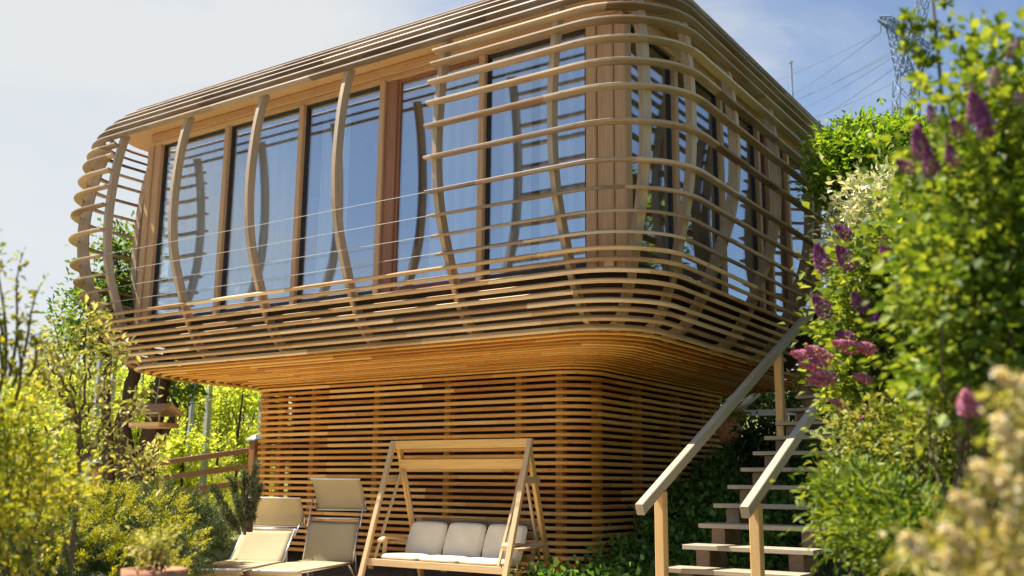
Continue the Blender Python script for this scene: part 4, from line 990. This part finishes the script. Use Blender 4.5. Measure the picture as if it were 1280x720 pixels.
for px, py, d, s_, lab in ((912, 558, 14.6, 0.81, 'squat terracotta pot with trailing plant at the rear corner of the slatted foot'), (1012, 508, 13.2, 0.6, 'small dark pot with a pale succulent on the upper step')):
    p = at(px, py, d); t_ = thing('plant_pot', lab, 'plant pot', p, None)
    mb = MB(); mb.lathe(p, [(0.11*s_, 0), (0.2*s_, 0.18*s_), (0.22*s_, 0.3*s_), (0.16*s_, 0.42*s_), (0.18*s_, 0.5*s_), (0.15*s_, 0.5*s_), (0.03, 0.46*s_)], 20); mb.build('pot', M['clay' if s_ > .8 else 'block'], t_, True)
    me, cc = foliage([(p[0], p[1], p[2]+0.55*s_, 0.22, 0.22, 0.14)], 30, 16, 0.07, M['lf_varieg'], 0.06, 0.3); link('foliage', me, t_)

# ------------------------------------------------------------------ pylon, lines, mast
PD = 165.0
def lat(mb, A, B, w0, w1, r, n):
    """square lattice column from A to B"""
    A = np.array(A); B = np.array(B); d = (B-A)/np.linalg.norm(B-A); s1 = unit(np.cross(d, FWD)[None])[0]; s2 = np.cross(d, s1)
    C = lambda t_, k: A+(B-A)*t_+(s1*(1, -1, -1, 1)[k]+s2*(1, 1, -1, -1)[k])*(w0+(w1-w0)*t_)/2
    for k in range(4):
        mb.tube([C(0, k), C(1, k)], r, 4)
        for i in range(n):
            mb.tube([C(i/n, k), C((i+1)/n, (k+1) % 4)], r*0.6, 4); mb.tube([C((i+1)/n, k), C(i/n, (k+1) % 4)], r*0.6, 4)
py_ = thing('transmission_tower', 'haze-tinted steel lattice power pylon above the maple against the sky', 'pylon', at(1135, 400, PD))
mb = MB(); lat(mb, at(1134, 400, PD), at(1132, 95, PD), 4.4, 3.0, 0.12, 12); mb.build('mast', M['pylon'], py_)
mb = MB(); lat(mb, at(1132, 95, PD), at(1112, 28, PD), 2.2, 1.0, 0.11, 7); mb.build('mast_arm', M['pylon'], py_)
mb = MB(); lat(mb, at(1134, 95, PD), at(1162, -40, PD), 2.2, 1.2, 0.11, 9); mb.build('mast_arm', M['pylon'], py_)
mb = MB(); lat(mb, at(1098, 23, PD), at(1112, 28, PD), 0.5, 1.6, 0.15, 3); lat(mb, at(1112, 28, PD), at(1160, 62, PD), 1.4, 1.2, 0.13, 8); mb.build('cross_arm', M['pylon'], py_)
mb = MB(); lat(mb, at(1160, 62, PD), at(1138, 120, PD), 0.8, 0.6, 0.1, 7); mb.build('brace', M['pylon'], py_)
mb = MB(); mb.tube([at(1101, 25, PD), at(1101, 40, PD)], 0.10, 6); mb.build('insulator', M['cable'], py_)
cab = [((1101, 40), (965, 98)), ((1101, 41), (984, 118)), ((1112, 66), (990, 122)), ((1113, 69), (985, 123)), ((1118, 70), (1000, 133)), ((1122, 82), (1015, 147)), ((1122, 101), (1010, 144)), ((1123, 130), (1068, 151)), ((1124, 138), (1032, 164))]
for (a, b) in cab:
    A = at(*a, PD); B0 = at(*b, PD+95); pts = []
    B = A+(B0-A)*1.5
    for i in range(13):
        s = i/12; p = A*(1-s)+B*s; p[2] -= 1.2*math.sin(PI*min(1, s)); pts.append(p)
    mb = MB(); mb.tube(pts, 0.055, 4); o = mb.build('power_line', M['cable'])
    tag(o, 'thin power line sagging across the sky from the pylon behind the pavilion roof', 'power line', 'power lines from the pylon')
mp = at(990, 200, 24.0); mt = at(988.5, 77, 24.0)
ms = thing('roof_mast', 'thin grey mast standing up behind the far roof edge of the pavilion', 'mast', (mt[0], mt[1], mp[2]-3))
mb = MB(); mb.tube([(mt[0], mt[1], gz1(mt[0], mt[1])), (mt[0], mt[1], mt[2]-.05)], [0.05, 0.03], 8); mb.build('pole', M['steel'], ms)
mb = MB(); mb.lathe((mt[0], mt[1], mt[2]-.06), [(0.03, 0), (0.05, 0.02), (0.05, 0.06), (0.01, 0.08)], 10); mb.build('finial', M['steel'], ms)

# ------------------------------------------------------------------ light, sky, camera
SUN = Vector((-0.46, -0.15, 0.87)).normalized()
sun = bpy.data.lights.new('sun', 'SUN'); sun.energy = 5.0; sun.angle = math.radians(0.5); sun.color = (1.0, 0.93, 0.80)
so = bpy.data.objects.new('sun', sun); COL.objects.link(so); so.rotation_euler = SUN.to_track_quat('Z', 'Y').to_euler()
w = bpy.data.worlds.new('World'); SC.world = w; w.use_nodes = True; nt = w.node_tree; nt.nodes.clear()
sky = N(nt, 'ShaderNodeTexSky'); sky.sky_type = 'NISHITA'; sky.sun_disc = False
sky.sun_elevation = math.asin(SUN.z); sky.sun_rotation = math.atan2(SUN.x, SUN.y); sky.air_density = 1.0; sky.dust_density = 0.5; sky.ozone_density = 2.2; sky.altitude = 300
tc = N(nt, 'ShaderNodeTexCoord')
mp_ = N(nt, 'ShaderNodeMapping'); mp_.inputs['Scale'].default_value = (1.6, 1.6, 4.0); L(nt, tc.outputs['Generated'], mp_.inputs[0])
c1 = N(nt, 'ShaderNodeTexNoise', Scale=1.7, Detail=9.0, Roughness=0.62, Distortion=0.5); L(nt, mp_.outputs[0], c1.inputs['Vector'])
dp = N(nt, 'ShaderNodeVectorMath', operation='DOT_PRODUCT'); L(nt, tc.outputs['Generated'], dp.inputs[0]); dp.inputs[1].default_value = (-0.95, 0.25, 0.05)
veil = ramp(nt, math_n(nt, 'ADD', dp.outputs['Value'], math_n(nt, 'MULTIPLY', math_n(nt, 'ADD', c1.outputs['Fac'], -0.5), 0.55)), [(0.30, (0.0,)*3), (0.50, (0.14,)*3), (0.72, (0.74,)*3), (0.95, (0.92,)*3)])
thin = ramp(nt, c1.outputs['Fac'], [(0.45, (0,)*3), (0.75, (0.24,)*3)])
fac = math_n(nt, 'MINIMUM', math_n(nt, 'ADD', veil, thin), 0.95)
colr = mixc(nt, fac, sky.outputs[0], (4.9, 5.0, 5.0))
bg = N(nt, 'ShaderNodeBackground', Strength=0.072); L(nt, colr, bg.inputs[0])
o = N(nt, 'ShaderNodeOutputWorld'); L(nt, bg.outputs[0], o.inputs[0])

cam = bpy.data.cameras.new('camera'); co = bpy.data.objects.new('camera', cam); COL.objects.link(co)
cam.sensor_width = 36; cam.lens = FPX/1280*36; cam.clip_start = 0.05; cam.clip_end = 3000
co.matrix_world = Matrix(((RIGHT[0], UP[0], -FWD[0], 0), (RIGHT[1], UP[1], -FWD[1], 0), (RIGHT[2], UP[2], -FWD[2], 0), (0, 0, 0, 1)))
cam.dof.use_dof = True; cam.dof.focus_distance = 11.0; cam.dof.aperture_fstop = 1.8
SC.camera = co
SC.view_settings.view_transform = 'Standard'; SC.view_settings.look = 'None'; SC.view_settings.exposure = 1.2; SC.view_settings.gamma = 1.0; SC.view_settings.use_curve_mapping = False
SC.cycles.max_bounces = 8; SC.cycles.diffuse_bounces = 4; SC.cycles.transparent_max_bounces = 16; SC.cycles.use_denoising = True
